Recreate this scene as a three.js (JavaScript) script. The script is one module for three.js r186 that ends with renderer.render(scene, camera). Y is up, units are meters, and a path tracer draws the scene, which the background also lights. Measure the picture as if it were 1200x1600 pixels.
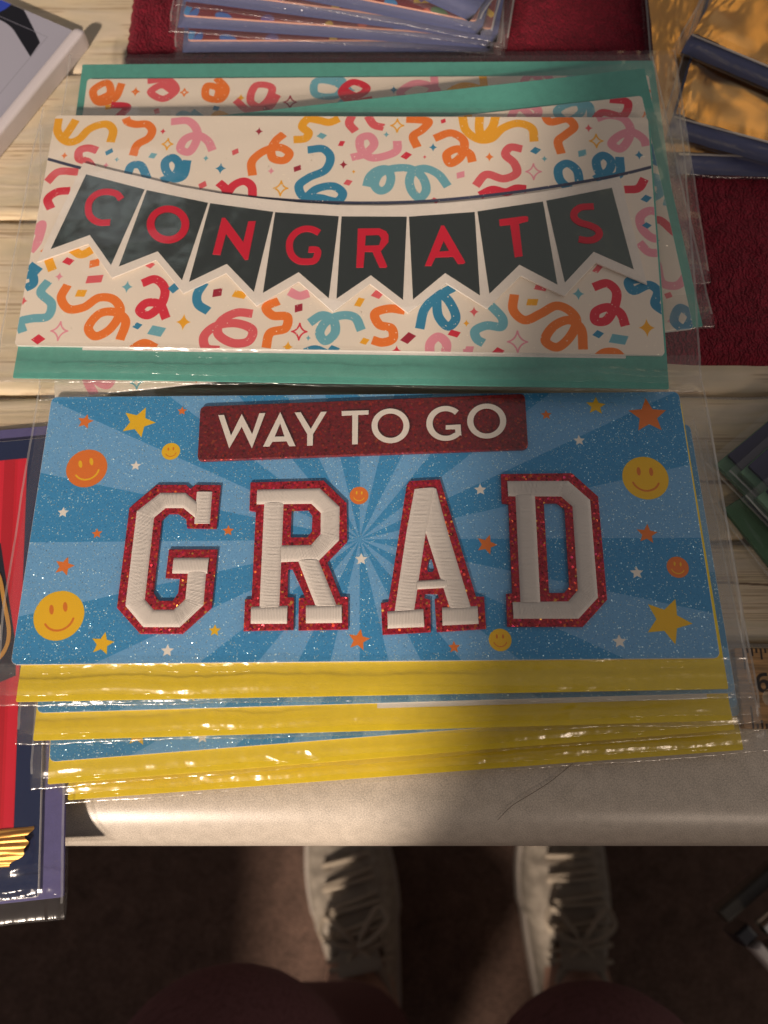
import * as THREE from 'three';
import { mergeGeometries, toCreasedNormals } from 'three/addons/utils/BufferGeometryUtils.js';
import { RectAreaLightUniformsLib } from 'three/addons/lights/RectAreaLightUniformsLib.js';
import { createNoise2D, createNoise3D } from 'simplex-noise';

// ------------------------------------------------------------------ camera, light, exposure
const scene = new THREE.Scene();
const camera = new THREE.PerspectiveCamera(67.29, 0.75, 0.02, 30);
camera.position.set(0, 1.022, 0);
const PITCH = THREE.MathUtils.degToRad(73);
camera.rotation.set(-PITCH, 0, 0);
camera.focus = 0.275;
camera.userData.fStop = 8.5;
scene.background = new THREE.Color(0.14, 0.129, 0.128);   // the dim room around the counter
const renderer = new THREE.WebGLRenderer();
renderer.toneMapping = THREE.LinearToneMapping;
renderer.toneMappingExposure = 1;
renderer.shadowMap.enabled = true;
RectAreaLightUniformsLib.init();
// two warm ceiling lamps behind the photographer and three added unseen panels for fill and foil reflections
const LAMPS = [
  { at: [-1.2, 2.42, 2.5], power: 44, color: [1, 0.82, 0.67], label: 'warm ceiling bulb behind the photographer, the one over the left shoulder' },
  { at: [1.36, 2.36, 2.62], power: 3, color: [1, 0.79, 0.62], label: 'warm ceiling bulb behind the photographer, the one over the right shoulder' },
];
const ADDED_PANELS = [
  { at: [1.65, 1.35, -0.15], size: [1.2, 0.9], power: 1.3, color: [1, 0.88, 0.78], tilt: [-0.36, 1.5, 0], label: 'added unseen fill light, low off the right end of the counter' },
  { at: [-0.68, 1.95, -1.14], size: [0.24, 0.17], power: 0.5, color: [0.8, 0.88, 1], tilt: [-0.85, Math.PI + 0.4, 0], label: 'added small cool panel for the pennants to reflect, unseen at far left' },
  { at: [0.86, 1.95, -1.32], size: [0.5, 0.24], power: 0.6, color: [1, 0.74, 0.4], tilt: [-0.85, Math.PI - 0.5, 0], label: 'added amber panel for the gold foil to reflect, unseen at far right' },
];

// ------------------------------------------------------------------ helpers
let seed = 7;
const rnd = () => { seed = (seed + 0x6d2b79f5) | 0; let t = Math.imul(seed ^ (seed >>> 15), 1 | seed); t = (t + Math.imul(t ^ (t >>> 7), 61 | t)) ^ t; return ((t ^ (t >>> 14)) >>> 0) / 4294967296; };
const n2 = createNoise2D(rnd), n3 = createNoise3D(rnd);
const fbm = (x, y, o = 4) => { let s = 0, a = 0.5; for (let i = 0; i < o; i++, a *= 0.5, x *= 2.03, y *= 2.03) s += a * n2(x + i * 7.1, y - i * 3.7); return s; };
const lin = (r, g, b) => new THREE.Color().setRGB(r, g, b);
const { clamp, lerp, smoothstep } = THREE.MathUtils;
const MM = 0.001;
const used = {};
function numbered(name) { const k = used[name] = (used[name] ?? -1) + 1; return k ? `${name}_${String(k).padStart(3, '0')}` : name; }
function thing(name, label, category, at = [0, 0, 0], rot = [0, 0, 0], group) {
  const o = new THREE.Group(); o.name = numbered(name); scene.add(o);
  o.position.set(...at); o.rotation.set(rot[1], rot[0], rot[2], 'YXZ');
  o.userData = { label, category }; if (group) o.userData.group = group;
  return o;
}
function part(name, geo, mat, parent, label) {
  const m = new THREE.Mesh(geo, mat); m.name = name; m.castShadow = m.receiveShadow = true;
  if (label) m.userData.label = label;
  parent.add(m); return m;
}
function solo(name, geo, mat, label, category, group) { const m = part(numbered(name), geo, mat, scene); m.userData = { label, category }; if (group) m.userData.group = group; return m; }
function structure(name, geo, mat) { const m = part(name, geo, mat, scene); m.userData = { kind: 'structure' }; return m; }
const V = (a) => { const o = []; for (let i = 0; i < a.length; i += 2) o.push(new THREE.Vector2(a[i] * MM, -a[i + 1] * MM)); return o; };   // millimetre pairs (x, z)
function shapeOf(a, ...holes) { const s = new THREE.Shape(V(a)); for (const h of holes) s.holes.push(new THREE.Path(V(h))); return s; }
function roundRect(x0, z0, x1, z1, r) {   // millimetres
  const s = new THREE.Shape(), X0 = x0 * MM, X1 = x1 * MM, Y0 = -z1 * MM, Y1 = -z0 * MM, R = r * MM;
  s.moveTo(X0 + R, Y0); s.lineTo(X1 - R, Y0); s.absarc(X1 - R, Y0 + R, R, -Math.PI / 2, 0); s.lineTo(X1, Y1 - R); s.absarc(X1 - R, Y1 - R, R, 0, Math.PI / 2);
  s.lineTo(X0 + R, Y1); s.absarc(X0 + R, Y1 - R, R, Math.PI / 2, Math.PI); s.lineTo(X0, Y0 + R); s.absarc(X0 + R, Y0 + R, R, Math.PI, Math.PI * 1.5);
  return s;
}
// a flat piece lying in xz: its underside at height y0 (mm), h mm thick, uv = position / uvSize around its own box or in metres
function slab(shape, y0, h, { bevel = 0, seg = 2, uv = null, curve = 6 } = {}) {
  const g = new THREE.ExtrudeGeometry(shape, { depth: Math.max((h - bevel) * MM, 1e-6), bevelEnabled: bevel > 0, bevelThickness: bevel * MM, bevelSize: bevel * MM, bevelOffset: -bevel * MM, bevelSegments: seg, curveSegments: curve });
  g.rotateX(-Math.PI / 2); g.translate(0, (y0 + 0) * MM, 0);
  const p = g.attributes.position, u = g.attributes.uv;
  for (let i = 0; i < p.count; i++) {
    if (uv) u.setXY(i, (p.getX(i) / MM - uv[0]) / (uv[2] - uv[0]), 1 - (p.getZ(i) / MM - uv[1]) / (uv[3] - uv[1]));
    else u.setXY(i, p.getX(i) + p.getY(i), p.getZ(i) + p.getY(i));
  }
  return g;
}
function grid(nu, nv, f, closeU = false) {
  const pos = [], uv = [], idx = [];
  for (let j = 0; j <= nv; j++) for (let i = 0; i <= nu; i++) { const q = f(i / nu, j / nv); pos.push(q[0], q[1], q[2]); uv.push(q[3] ?? i / nu, q[4] ?? j / nv); }
  for (let j = 0; j < nv; j++) for (let i = 0; i < nu; i++) { const a = j * (nu + 1) + i, b = a + 1, c = a + nu + 1, d = c + 1; idx.push(a, c, b, b, c, d); }
  const g = new THREE.BufferGeometry();
  g.setAttribute('position', new THREE.Float32BufferAttribute(pos, 3)); g.setAttribute('uv', new THREE.Float32BufferAttribute(uv, 2)); g.setIndex(idx); g.computeVertexNormals();
  return g;
}
const tube = (pts, r, n = 40, k = 8, closed = false) => new THREE.TubeGeometry(new THREE.CatmullRomCurve3(pts.map((p) => new THREE.Vector3(...p)), closed), n, r, k, closed);
function data(w, h, f, srgb = false) {
  const d = new Uint8Array(w * h * 4);
  for (let y = 0; y < h; y++) for (let x = 0; x < w; x++) { const q = f(x, y), o = (y * w + x) * 4; d[o] = clamp(q[0], 0, 1) * 255; d[o + 1] = clamp(q[1], 0, 1) * 255; d[o + 2] = clamp(q[2], 0, 1) * 255; d[o + 3] = 255; }
  return texture(d, w, h, srgb);
}
function texture(d, w, h, srgb) {
  const t = new THREE.DataTexture(d, w, h); t.wrapS = t.wrapT = THREE.RepeatWrapping; t.magFilter = THREE.LinearFilter; t.minFilter = THREE.LinearMipmapLinearFilter; t.generateMipmaps = true;
  if (srgb) t.colorSpace = THREE.SRGBColorSpace; t.needsUpdate = true; return t;
}
const per = (t, u, v = u) => { const c = t.clone(); c.repeat.set(1 / u, 1 / v); c.needsUpdate = true; return c; };   // one repeat every u metres
function tileNoise(n, scale, oct = 4) {   // seamless grey noise 0..1
  const a = new Float32Array(n * n), T = Math.PI * 2;
  for (let y = 0; y < n; y++) for (let x = 0; x < n; x++) {
    let s = 0, amp = 0.5, f = scale;
    for (let o = 0; o < oct; o++, amp *= 0.5, f *= 2) { const wrap = (fx, fy) => n2(fx * f + o * 31.7, fy * f - o * 17.3); const u = x / n, v = y / n;
      s += amp * (wrap(u, v) * (1 - u) * (1 - v) + wrap(u - 1, v) * u * (1 - v) + wrap(u, v - 1) * (1 - u) * v + wrap(u - 1, v - 1) * u * v) / Math.sqrt((u * u + (1 - u) ** 2) * (v * v + (1 - v) ** 2)); }
    a[y * n + x] = s * 0.7 + 0.5;
  }
  return a;
}
const NOISE = tileNoise(256, 8), FINE = tileNoise(256, 40, 3);
const std = (o) => new THREE.MeshStandardMaterial(o);
const phys = (o) => new THREE.MeshPhysicalMaterial(o);

// ------------------------------------------------------------------ lamps and added panels
for (const L of LAMPS) {
  const t = thing('ceiling_lamp', L.label, 'lamp', L.at);
  part('lamp_bulb', new THREE.SphereGeometry(0.102, 24, 16), std({ color: 0xffffff, emissive: lin(...L.color), emissiveIntensity: 20 }), t);
  part('lamp_cap', new THREE.CylinderGeometry(0.03, 0.03, 0.05, 20).translate(0, 0.09, 0), std({ color: 0xdddddd, metalness: 0.6, roughness: 0.4 }), t);
  const p = new THREE.PointLight(lin(...L.color), L.power); p.position.set(...L.at); p.shadow.radius = 5; p.castShadow = true; scene.add(p);
}
for (const L of ADDED_PANELS) {  // invented sources out of view, added to fill the shade and feed foil reflections
  const t = thing('added_light_panel', L.label, 'light panel', L.at);
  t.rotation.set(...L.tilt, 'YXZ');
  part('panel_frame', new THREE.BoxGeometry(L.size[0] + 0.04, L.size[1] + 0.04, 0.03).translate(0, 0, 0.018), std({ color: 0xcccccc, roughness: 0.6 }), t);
  part('added_panel_glow', new THREE.PlaneGeometry(L.size[0], L.size[1]).rotateX(Math.PI), std({ color: 0x999999, emissive: lin(...L.color), emissiveIntensity: L.power * 0.15 }), t);
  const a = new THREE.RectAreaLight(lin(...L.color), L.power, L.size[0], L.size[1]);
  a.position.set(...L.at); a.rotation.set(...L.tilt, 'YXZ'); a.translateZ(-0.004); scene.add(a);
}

// ------------------------------------------------------------------ floor and counter
const YP = 0.740, YL = 0.736;   // heights of the planks and of the laminate
{
  const n = 256, carpet = data(n, n, (x, y) => { const v = 0.72 + 0.35 * (NOISE[y * n + x] - 0.5) + 0.5 * (FINE[y * n + x] - 0.5); return [v, v * 0.98, v * 0.97]; }, false);
  const bump = data(n, n, (x, y) => { const v = FINE[y * n + x]; return [v, v, v]; });
  structure('floor', new THREE.PlaneGeometry(4, 4).rotateX(-Math.PI / 2).translate(0, 0, 0.4), std({ color: lin(0.2, 0.125, 0.095), map: per(carpet, 1 / 12), roughness: 0.95, bumpMap: per(bump, 1 / 30), bumpScale: 0.002 }));
}
const laminateMap = data(512, 512, (x, y) => {
  const a = NOISE[(y >> 1) * 256 + (x >> 1)], b = FINE[(y % 256) * 256 + (x % 256)], c = FINE[((y * 2) % 256) * 256 + ((x * 2 + 77) % 256)];
  const v = 0.82 + 0.16 * (a - 0.5) + 0.5 * (b - 0.5) + 0.5 * (c - 0.5); return [v, v * 0.985, v * 0.96];
}, false);
const laminateBump = data(256, 256, (x, y) => { const v = FINE[y * 256 + x] * 0.6 + 0.4 * FINE[((y * 2) % 256) * 256 + ((x * 2) % 256)]; return [v, v, v]; });
const laminate = std({ color: lin(0.72, 0.65, 0.565), map: per(laminateMap, 0.07), roughness: 0.32, bumpMap: per(laminateBump, 0.024), bumpScale: 0.00004 });
const counter = thing('counter_table', 'long counter with speckled beige laminate front edge under whitewashed planks', 'counter', [0, 0, 0]);
{
  // bullnose slab: profile in (z, y), swept in x; its left end is rounded in plan
  const R = 0.0195, Z = 0.0345 - R, prof = [];
  prof.push([-0.9, YL]);
  for (let k = 0; k <= 40; k++) prof.push([lerp(-0.9, Z, (k + 1) / 41), YL]);
  for (let k = 1; k <= 20; k++) { const t = Math.PI / 2 - k / 20 * Math.PI; prof.push([Z + R * Math.cos(t), YL - R + R * Math.sin(t)]); }
  prof.push([-0.9, YL - 2 * R]);
  const x0 = -0.9, x1 = 1.4, rc = 0.0012, nx = 48;
  const g = grid(nx, prof.length - 1, (u, v) => {
    const q = prof[Math.round(v * (prof.length - 1))];
    const ang = u < 0.25 ? (u / 0.25) * Math.PI / 2 : Math.PI / 2, x = u < 0.25 ? x0 + rc - rc * Math.cos(ang) : lerp(x0 + rc, x1, (u - 0.25) / 0.75);
    const pull = rc * (1 - Math.sin(ang));   // the front line falls back round the corner
    const k = smoothstep(q[0], -0.05, Z); const z = q[0] - pull * k;
    return [x, q[1], z, x, z * 1.0 - q[1]];
  });
  part('counter_top', g, laminate, counter);
  const end = new THREE.Shape(prof.map(([z, y]) => new THREE.Vector2(-z, y))), eg = new THREE.ShapeGeometry(end).rotateY(Math.PI / 2); eg.translate(x0 + 0.0001, 0, 0); part('counter_end', eg, laminate, counter);
  part('counter_base', new THREE.BoxGeometry(1.2, 0.60, 0.5).translate(0.6, 0.36, -0.52), std({ color: lin(0.12, 0.1, 0.09), roughness: 0.7 }), counter);
}
{   // two added cloth-covered tables, unseen behind the photographer, placed to keep the lamps off most of the floor
  const cloth = std({ color: lin(0.05, 0.04, 0.045), roughness: 0.9 });
  for (const [x0, x1, label] of [[-1.9, -0.47, 'added cloth-covered table shading the floor, unseen behind the left shoulder'], [-0.17, 1.9, 'added cloth-covered table shading the floor, unseen behind the right shoulder']]) {
    const t = thing('added_shade_table', label, 'table', [(x0 + x1) / 2, 0, 1.15]);
    part('shade_table_top', new THREE.BoxGeometry(x1 - x0, 0.03, 0.7).translate(0, 0.745, 0), cloth, t);
    part('shade_table_skirt', new THREE.BoxGeometry(x1 - x0 - 0.01, 0.725, 0.69).translate(0, 0.366, 0), cloth, t);
  }
}
{
  const t = thing('added_shade_bin', 'added narrow bin shading the floor, unseen behind the photographer', 'bin', [-0.305, 0, 0.88]);  // added out of view to narrow the lit gap on the floor
  part('shade_bin_body', new THREE.CylinderGeometry(0.065, 0.06, 0.74, 32).translate(0, 0.37, 0), std({ color: 0x222226, roughness: 0.6 }), t);
  part('shade_bin_rim', new THREE.TorusGeometry(0.065, 0.006, 10, 40).rotateX(Math.PI / 2).translate(0, 0.745, 0), std({ color: 0x333338, roughness: 0.5 }), t);
}
// whitewashed planks: each a board with worn edges, grain and cracks
{
  const W = 512, H = 128;
  const joints = [[-0.420, -0.3015], [-0.3005, -0.2200], [-0.2188, -0.1362], [-0.1350, -0.0752], [-0.0740, -0.0364], [-0.0352, -0.0060]];
  joints.forEach(([za, zb], k) => {
    const off = k * 37.7;
    const tex = data(W, H, (x, y) => {
      const u = x / W * 9, v = y / H;
      const grain = fbm(u * 1.3 + off, v * 11 + off + 1.6 * fbm(u * 0.8, v * 3 + off, 2), 4), wash = fbm(u * 2 + 50 + off, v * 4 + off, 4), streak = fbm(u * 0.45 + off, v * 55, 3), saw = Math.sin(u * 58 + 5 * n2(u * 1.3, v * 2 + off)) * smoothstep(n2(u * 0.7 + off, 4), 0.1, 0.7);
      let r = 0.68 + 0.05 * grain + 0.13 * wash + 0.035 * saw, g = r * (0.84 - 0.05 * wash), b = r * (0.60 - 0.08 * wash + 0.06 * grain);
      const bare = smoothstep(streak + 0.6 * wash, 0.28, 0.55); r = lerp(r, 0.36, bare * 0.7); g = lerp(g, 0.25, bare * 0.7); b = lerp(b, 0.15, bare * 0.7);
      const crack = Math.abs(v - 0.5 - 0.34 * n2(off, 1.5) - 0.05 * n2(u * 1.1, off)), c = crack < 0.011 && n2(u * 0.9 + off, 9) > 0.05 ? 1 : 0; if (c) { r *= 0.35; g *= 0.3; b *= 0.28; }
      return [r, g, b];
    });
    const bump = data(W, H, (x, y) => { const u = x / W * 9, v = y / H; const s = 0.6 + 0.4 * fbm(u * 1.3 + off, v * 11 + off + 1.6 * fbm(u * 0.8, v * 3 + off, 2), 4); return [s, s, s]; });
    const g = grid(90, 22, (u, v) => {
      const x = lerp(-0.42, 0.62, u), wob = 0.0007 * n2(x * 14 + off, 3) + 0.0005 * n2(x * 60 + off, 8);
      const prof = [[0, 0], [0.01, 0.0026], [0.03, 0.0036], [0.07, 0.004], [0.93, 0.004], [0.97, 0.0036], [0.99, 0.0026], [1, 0]];
      const s = v * (prof.length - 1), i = Math.min(prof.length - 2, Math.floor(s)), f = s - i;
      const zz = lerp(prof[i][0], prof[i + 1][0], f), yy = lerp(prof[i][1], prof[i + 1][1], f);
      const z = lerp(za, zb, zz) + wob * (zz < 0.5 ? 1 : -1);
      return [x, YL + 0.0002 + yy + 0.0003 * (yy > 0.003 ? n2(x * 9 + off, z * 40) : 0), z, (x + 0.34) / 0.96, 1 - (z - za) / (zb - za)];
    });
    part('plank', g, std({ map: tex, bumpMap: bump, bumpScale: 0.0004, roughness: 0.7 }), counter);
  });
}
// ------------------------------------------------------------------ ruler
{
  const w = 1024, h = 96, c = document.createElement('canvas'); c.width = w; c.height = h; const x = c.getContext('2d');
  const img = x.createImageData(w, h);
  for (let j = 0; j < h; j++) for (let i = 0; i < w; i++) { const g = fbm(i / 160, j / 5, 4), s = fbm(i / 60 + 9, j / 14, 3), o = (j * w + i) * 4, k = 0.8 + 0.25 * g + 0.16 * s; img.data[o] = 196 * k; img.data[o + 1] = 150 * k; img.data[o + 2] = 96 * k; img.data[o + 3] = 255; }
  x.putImageData(img, 0, 0); x.fillStyle = '#1c120c';
  const inch = 87;
  for (let k = 0; k < 12 * 16; k++) { const X = 10 + k * inch / 16, L = k % 16 === 0 ? 26 : k % 8 === 0 ? 19 : k % 4 === 0 ? 14 : k % 2 === 0 ? 10 : 6; x.fillRect(X, 0, 2, L); x.fillRect(X + 1, h - L, 2, L); }
  x.font = 'bold 34px sans-serif'; x.textAlign = 'center';
  for (let k = 1; k < 12; k++) x.fillText(String(5 + k), 10 + (k - 0.77) * inch, 54);
  const t = new THREE.CanvasTexture(c); t.colorSpace = THREE.SRGBColorSpace;
  const s = roundRect(0, -14, 300, 14, 1); const hole = new THREE.Path(); hole.absellipse(0.0125, -0.0035, 0.0042, 0.0036, 0, Math.PI * 2, true); s.holes.push(hole);
  const r = solo('wooden_ruler', slab(s, 0, 3, { bevel: 0.5, uv: [0, -14, 300, 14], curve: 14 }), std({ map: t, roughness: 0.6 }), 'wooden ruler marked 6 lying along the counter front at the right edge', 'ruler');
  r.position.set(0.1255, YP + 0.0004, -0.0202); r.rotation.y = -0.01;
}
// ------------------------------------------------------------------ red mat
const MAT_Y = 0.7442;
{
  const n = 256;
  const loop = data(n, n, (x, y) => { const q = FINE[y * n + x] * 0.7 + 0.5 * NOISE[y * n + x] - 0.1, w = 0.5 + 0.5 * Math.sin((x + 26 * NOISE[y * n + x]) / n * Math.PI * 2 * 18); const v = q * 0.7 + 0.3 * w; return [v, v, v]; });
  const tone = data(n, n, (x, y) => { const v = 0.78 + 0.5 * (FINE[y * n + x] - 0.5) + 0.4 * (NOISE[y * n + x] - 0.5); return [v, v, v]; });
  const m = phys({ color: lin(0.235, 0.004, 0.022), map: per(tone, 0.06), roughness: 0.95, bumpMap: per(loop, 0.05), bumpScale: 0.0016, sheen: 0.4, sheenColor: lin(0.3, 0.02, 0.05), sheenRoughness: 0.7 });
  const x0 = -0.1205, x1 = 0.42, z0 = -0.52, z1 = -0.1485;
  const g = grid(240, 150, (u, v) => {
    let x = lerp(x0, x1, u), z = lerp(z0, z1, v);
    const e = Math.min(u * (x1 - x0), (1 - v) * (z1 - z0)), wave = 0.0005 * Math.sin(z * 1350 + 3 * n2(z * 40, 2)) * Math.exp(-u * 260);
    const y = YP + 0.0003 + 0.0036 * Math.sqrt(clamp(e / 0.0035, 0, 1)) + (e > 0.003 ? 0.0007 * n2(x * 60, z * 60) + 0.0005 * n2(x * 320, z * 220) : 0) + 0.0006 * Math.exp(-(((e - 0.006) / 0.003) ** 2));
    return [x - wave, y, z + 0.0008 * n2(x * 30, 4) * v, x, z];
  });
  solo('red_mat', g, m, 'crimson knitted mat with a ribbed edge under the card stacks at the back', 'mat');
}

// ------------------------------------------------------------------ shared stock: film, papers, foils, glitter
const ripple = data(512, 64, (x, y) => { const v = 0.5 + 0.42 * (n2(x * 0.05, y * 0.02) * 0.8 + n2(x * 0.13, y * 0.04) * 0.2); return [v, v, v]; });
const film = phys({ color: lin(0.985, 0.98, 0.97), transmission: 0.993, thickness: 0, roughness: 0.085, ior: 1.5 });
const foldFilm = phys({ color: lin(0.985, 0.98, 0.97), transmission: 0.99, thickness: 0, roughness: 0.2, ior: 1.5, bumpMap: per(ripple, 0.6, 0.5), bumpScale: 0.0002 });   // the creased front edge and flap
const weld = phys({ color: lin(0.93, 0.93, 0.92), transmission: 0.86, thickness: 0, roughness: 0.3, ior: 1.5 });   // the heat-sealed edge, a little cloudy
function paper(r, g, b, rough = 0.72, amount = 0.12) {
  const t = data(256, 256, (x, y) => { const v = 0.93 + amount * (FINE[y * 256 + x] - 0.5) + amount * (NOISE[y * 256 + x] - 0.5); return [v, v, v]; });
  return std({ color: lin(r, g, b), map: per(t, 0.05), roughness: rough });
}
const M = {
  yellow: paper(0.88, 0.665, 0.008, 0.55, 0.08), teal: paper(0.10, 0.40, 0.335, 0.65), blueEnv: paper(0.075, 0.095, 0.24, 0.7, 0.2), navyEnv: paper(0.11, 0.10, 0.28, 0.7), greenEnv: paper(0.13, 0.27, 0.17, 0.7),
  white: paper(0.86, 0.8, 0.73, 0.7, 0.06), plainWhite: paper(0.8, 0.78, 0.76, 0.7, 0.05),
};
// glitter: flakes printed into a colour canvas, with their own tilt (normal), gloss and metalness
function glitter(canvas, mm, { density, size, keep, tint, tilt = 0.62, metal = 0.95 }) {
  const w = canvas.width, h = canvas.height, ctx = canvas.getContext('2d'), im = ctx.getImageData(0, 0, w, h), d = im.data;
  const nrm = new Uint8Array(w * h * 4), rm = new Uint8Array(w * h * 4);
  for (let i = 0; i < w * h; i++) { const j = (h - 1 - Math.floor(i / w)) * w + i % w, o = i * 4; nrm[o] = 128; nrm[o + 1] = 128; nrm[o + 2] = 255; nrm[o + 3] = 255; rm[o] = 0; rm[o + 1] = 150; rm[o + 2] = 0; rm[o + 3] = 255; }
  const count = Math.floor(w * h * mm * mm * density);
  for (let k = 0; k < count; k++) {
    const q0 = rnd(), cx = rnd() * w, cy = rnd() * h, r = (q0 > 0.93 ? size[1] * (0.7 + 0.4 * rnd()) : size[0] + (size[1] - size[0]) * rnd() ** 3) / mm / 2, a = rnd() * 6.283, s = Math.sin((q0 > 0.93 ? tilt : tilt * 0.35) * Math.sqrt(rnd())), nx = s * Math.cos(a), ny = s * Math.sin(a), nz = Math.sqrt(1 - s * s), q = q0;
    const at = (Math.floor(cy) * w + Math.floor(cx)) * 4; if (!keep(d[at], d[at + 1], d[at + 2])) continue;
    const c = tint(q, d[at], d[at + 1], d[at + 2]);
    for (let y = Math.max(0, Math.floor(cy - r)); y <= Math.min(h - 1, Math.ceil(cy + r)); y++) for (let x = Math.max(0, Math.floor(cx - r)); x <= Math.min(w - 1, Math.ceil(cx + r)); x++) {
      if ((x - cx) ** 2 + (y - cy) ** 2 > r * r) continue;
      const o = (y * w + x) * 4, f = ((h - 1 - y) * w + x) * 4;
      d[o] = c[0]; d[o + 1] = c[1]; d[o + 2] = c[2];
      nrm[f] = (nx * 0.5 + 0.5) * 255; nrm[f + 1] = (ny * 0.5 + 0.5) * 255; nrm[f + 2] = (nz * 0.5 + 0.5) * 255; rm[f + 1] = 78; rm[f + 2] = metal * (q > 0.93 ? 0.62 : 0.25) * 255;
    }
  }
  ctx.putImageData(im, 0, 0);
  const map = new THREE.CanvasTexture(canvas); map.colorSpace = THREE.SRGBColorSpace;
  const n = texture(nrm, w, h), m = texture(rm, w, h);
  return std({ map, normalMap: n, roughnessMap: m, metalnessMap: m, roughness: 1, metalness: 1 });
}
// red holographic foil: overlapping little discs, each tilted its own way
const holo = (() => {
  const n = 768, span = 0.03, c = document.createElement('canvas'); c.width = c.height = n; const x = c.getContext('2d'); x.fillStyle = '#a00c26'; x.fillRect(0, 0, n, n);
  const nr = new Uint8Array(n * n * 4).fill(255), rm = new Uint8Array(n * n * 4).fill(255);
  for (let i = 0; i < n * n; i++) { nr[i * 4] = nr[i * 4 + 1] = 128; rm[i * 4 + 1] = 110; rm[i * 4 + 2] = 70; }
  const hue = ['#a30e28', '#b3122e', '#c21834', '#d02a4a', '#e0402c', '#c2185b', '#f0702c', '#8a0c20', '#f5b050'];
  for (let k = 0; k < 2300; k++) {
    const cx = rnd() * n, cy = rnd() * n, r = (0.36 + 0.16 * rnd()) * MM / span * n, a = rnd() * 6.283, q = rnd(), hot = rnd() < 0.36, s = Math.sin((hot ? 0.6 : 0.3) * Math.sqrt(rnd()));
    const col = hue[!hot || q < 0.3 ? Math.floor(rnd() * 3) : q < 0.93 ? 4 + Math.floor(rnd() * 4) : 8];
    for (const ox of [-n, 0, n]) for (const oy of [-n, 0, n]) { x.fillStyle = col; x.beginPath(); x.arc(cx + ox, cy + oy, r, 0, 7); x.fill(); }
    for (let j = Math.floor(cy - r); j <= cy + r; j++) for (let i = Math.floor(cx - r); i <= cx + r; i++) if ((i - cx) ** 2 + (j - cy) ** 2 < r * r) {
      const f = ((n - 1 - ((j + n) % n)) * n + ((i + n) % n)) * 4; nr[f] = (Math.cos(a) * s * 0.5 + 0.5) * 255; nr[f + 1] = (Math.sin(a) * s * 0.5 + 0.5) * 255; nr[f + 2] = (Math.sqrt(1 - s * s) * 0.5 + 0.5) * 255; rm[f + 1] = hot ? 66 : 125; rm[f + 2] = hot ? 180 : 80;
    }
  }
  const map = new THREE.CanvasTexture(c); map.colorSpace = THREE.SRGBColorSpace; map.wrapS = map.wrapT = THREE.RepeatWrapping;
  return { map: per(map, span), normalMap: per(texture(nr, n, n), span), roughnessMap: per(texture(rm, n, n), span), metalnessMap: per(texture(rm, n, n), span) };
})();
const holoFoil = phys({ ...holo, roughness: 1, metalness: 0.8 });
const holoGloss = phys({ ...holo, color: lin(0.42, 0.13, 0.22), normalScale: new THREE.Vector2(0.45, 0.45), roughness: 1.2, metalness: 0.6, clearcoat: 1, clearcoatRoughness: 0.06 });
const satin = phys({ color: lin(0.74, 0.69, 0.64), roughness: 0.6, sheen: 0.3, sheenColor: lin(0.9, 0.85, 0.8), sheenRoughness: 0.5 });

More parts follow.
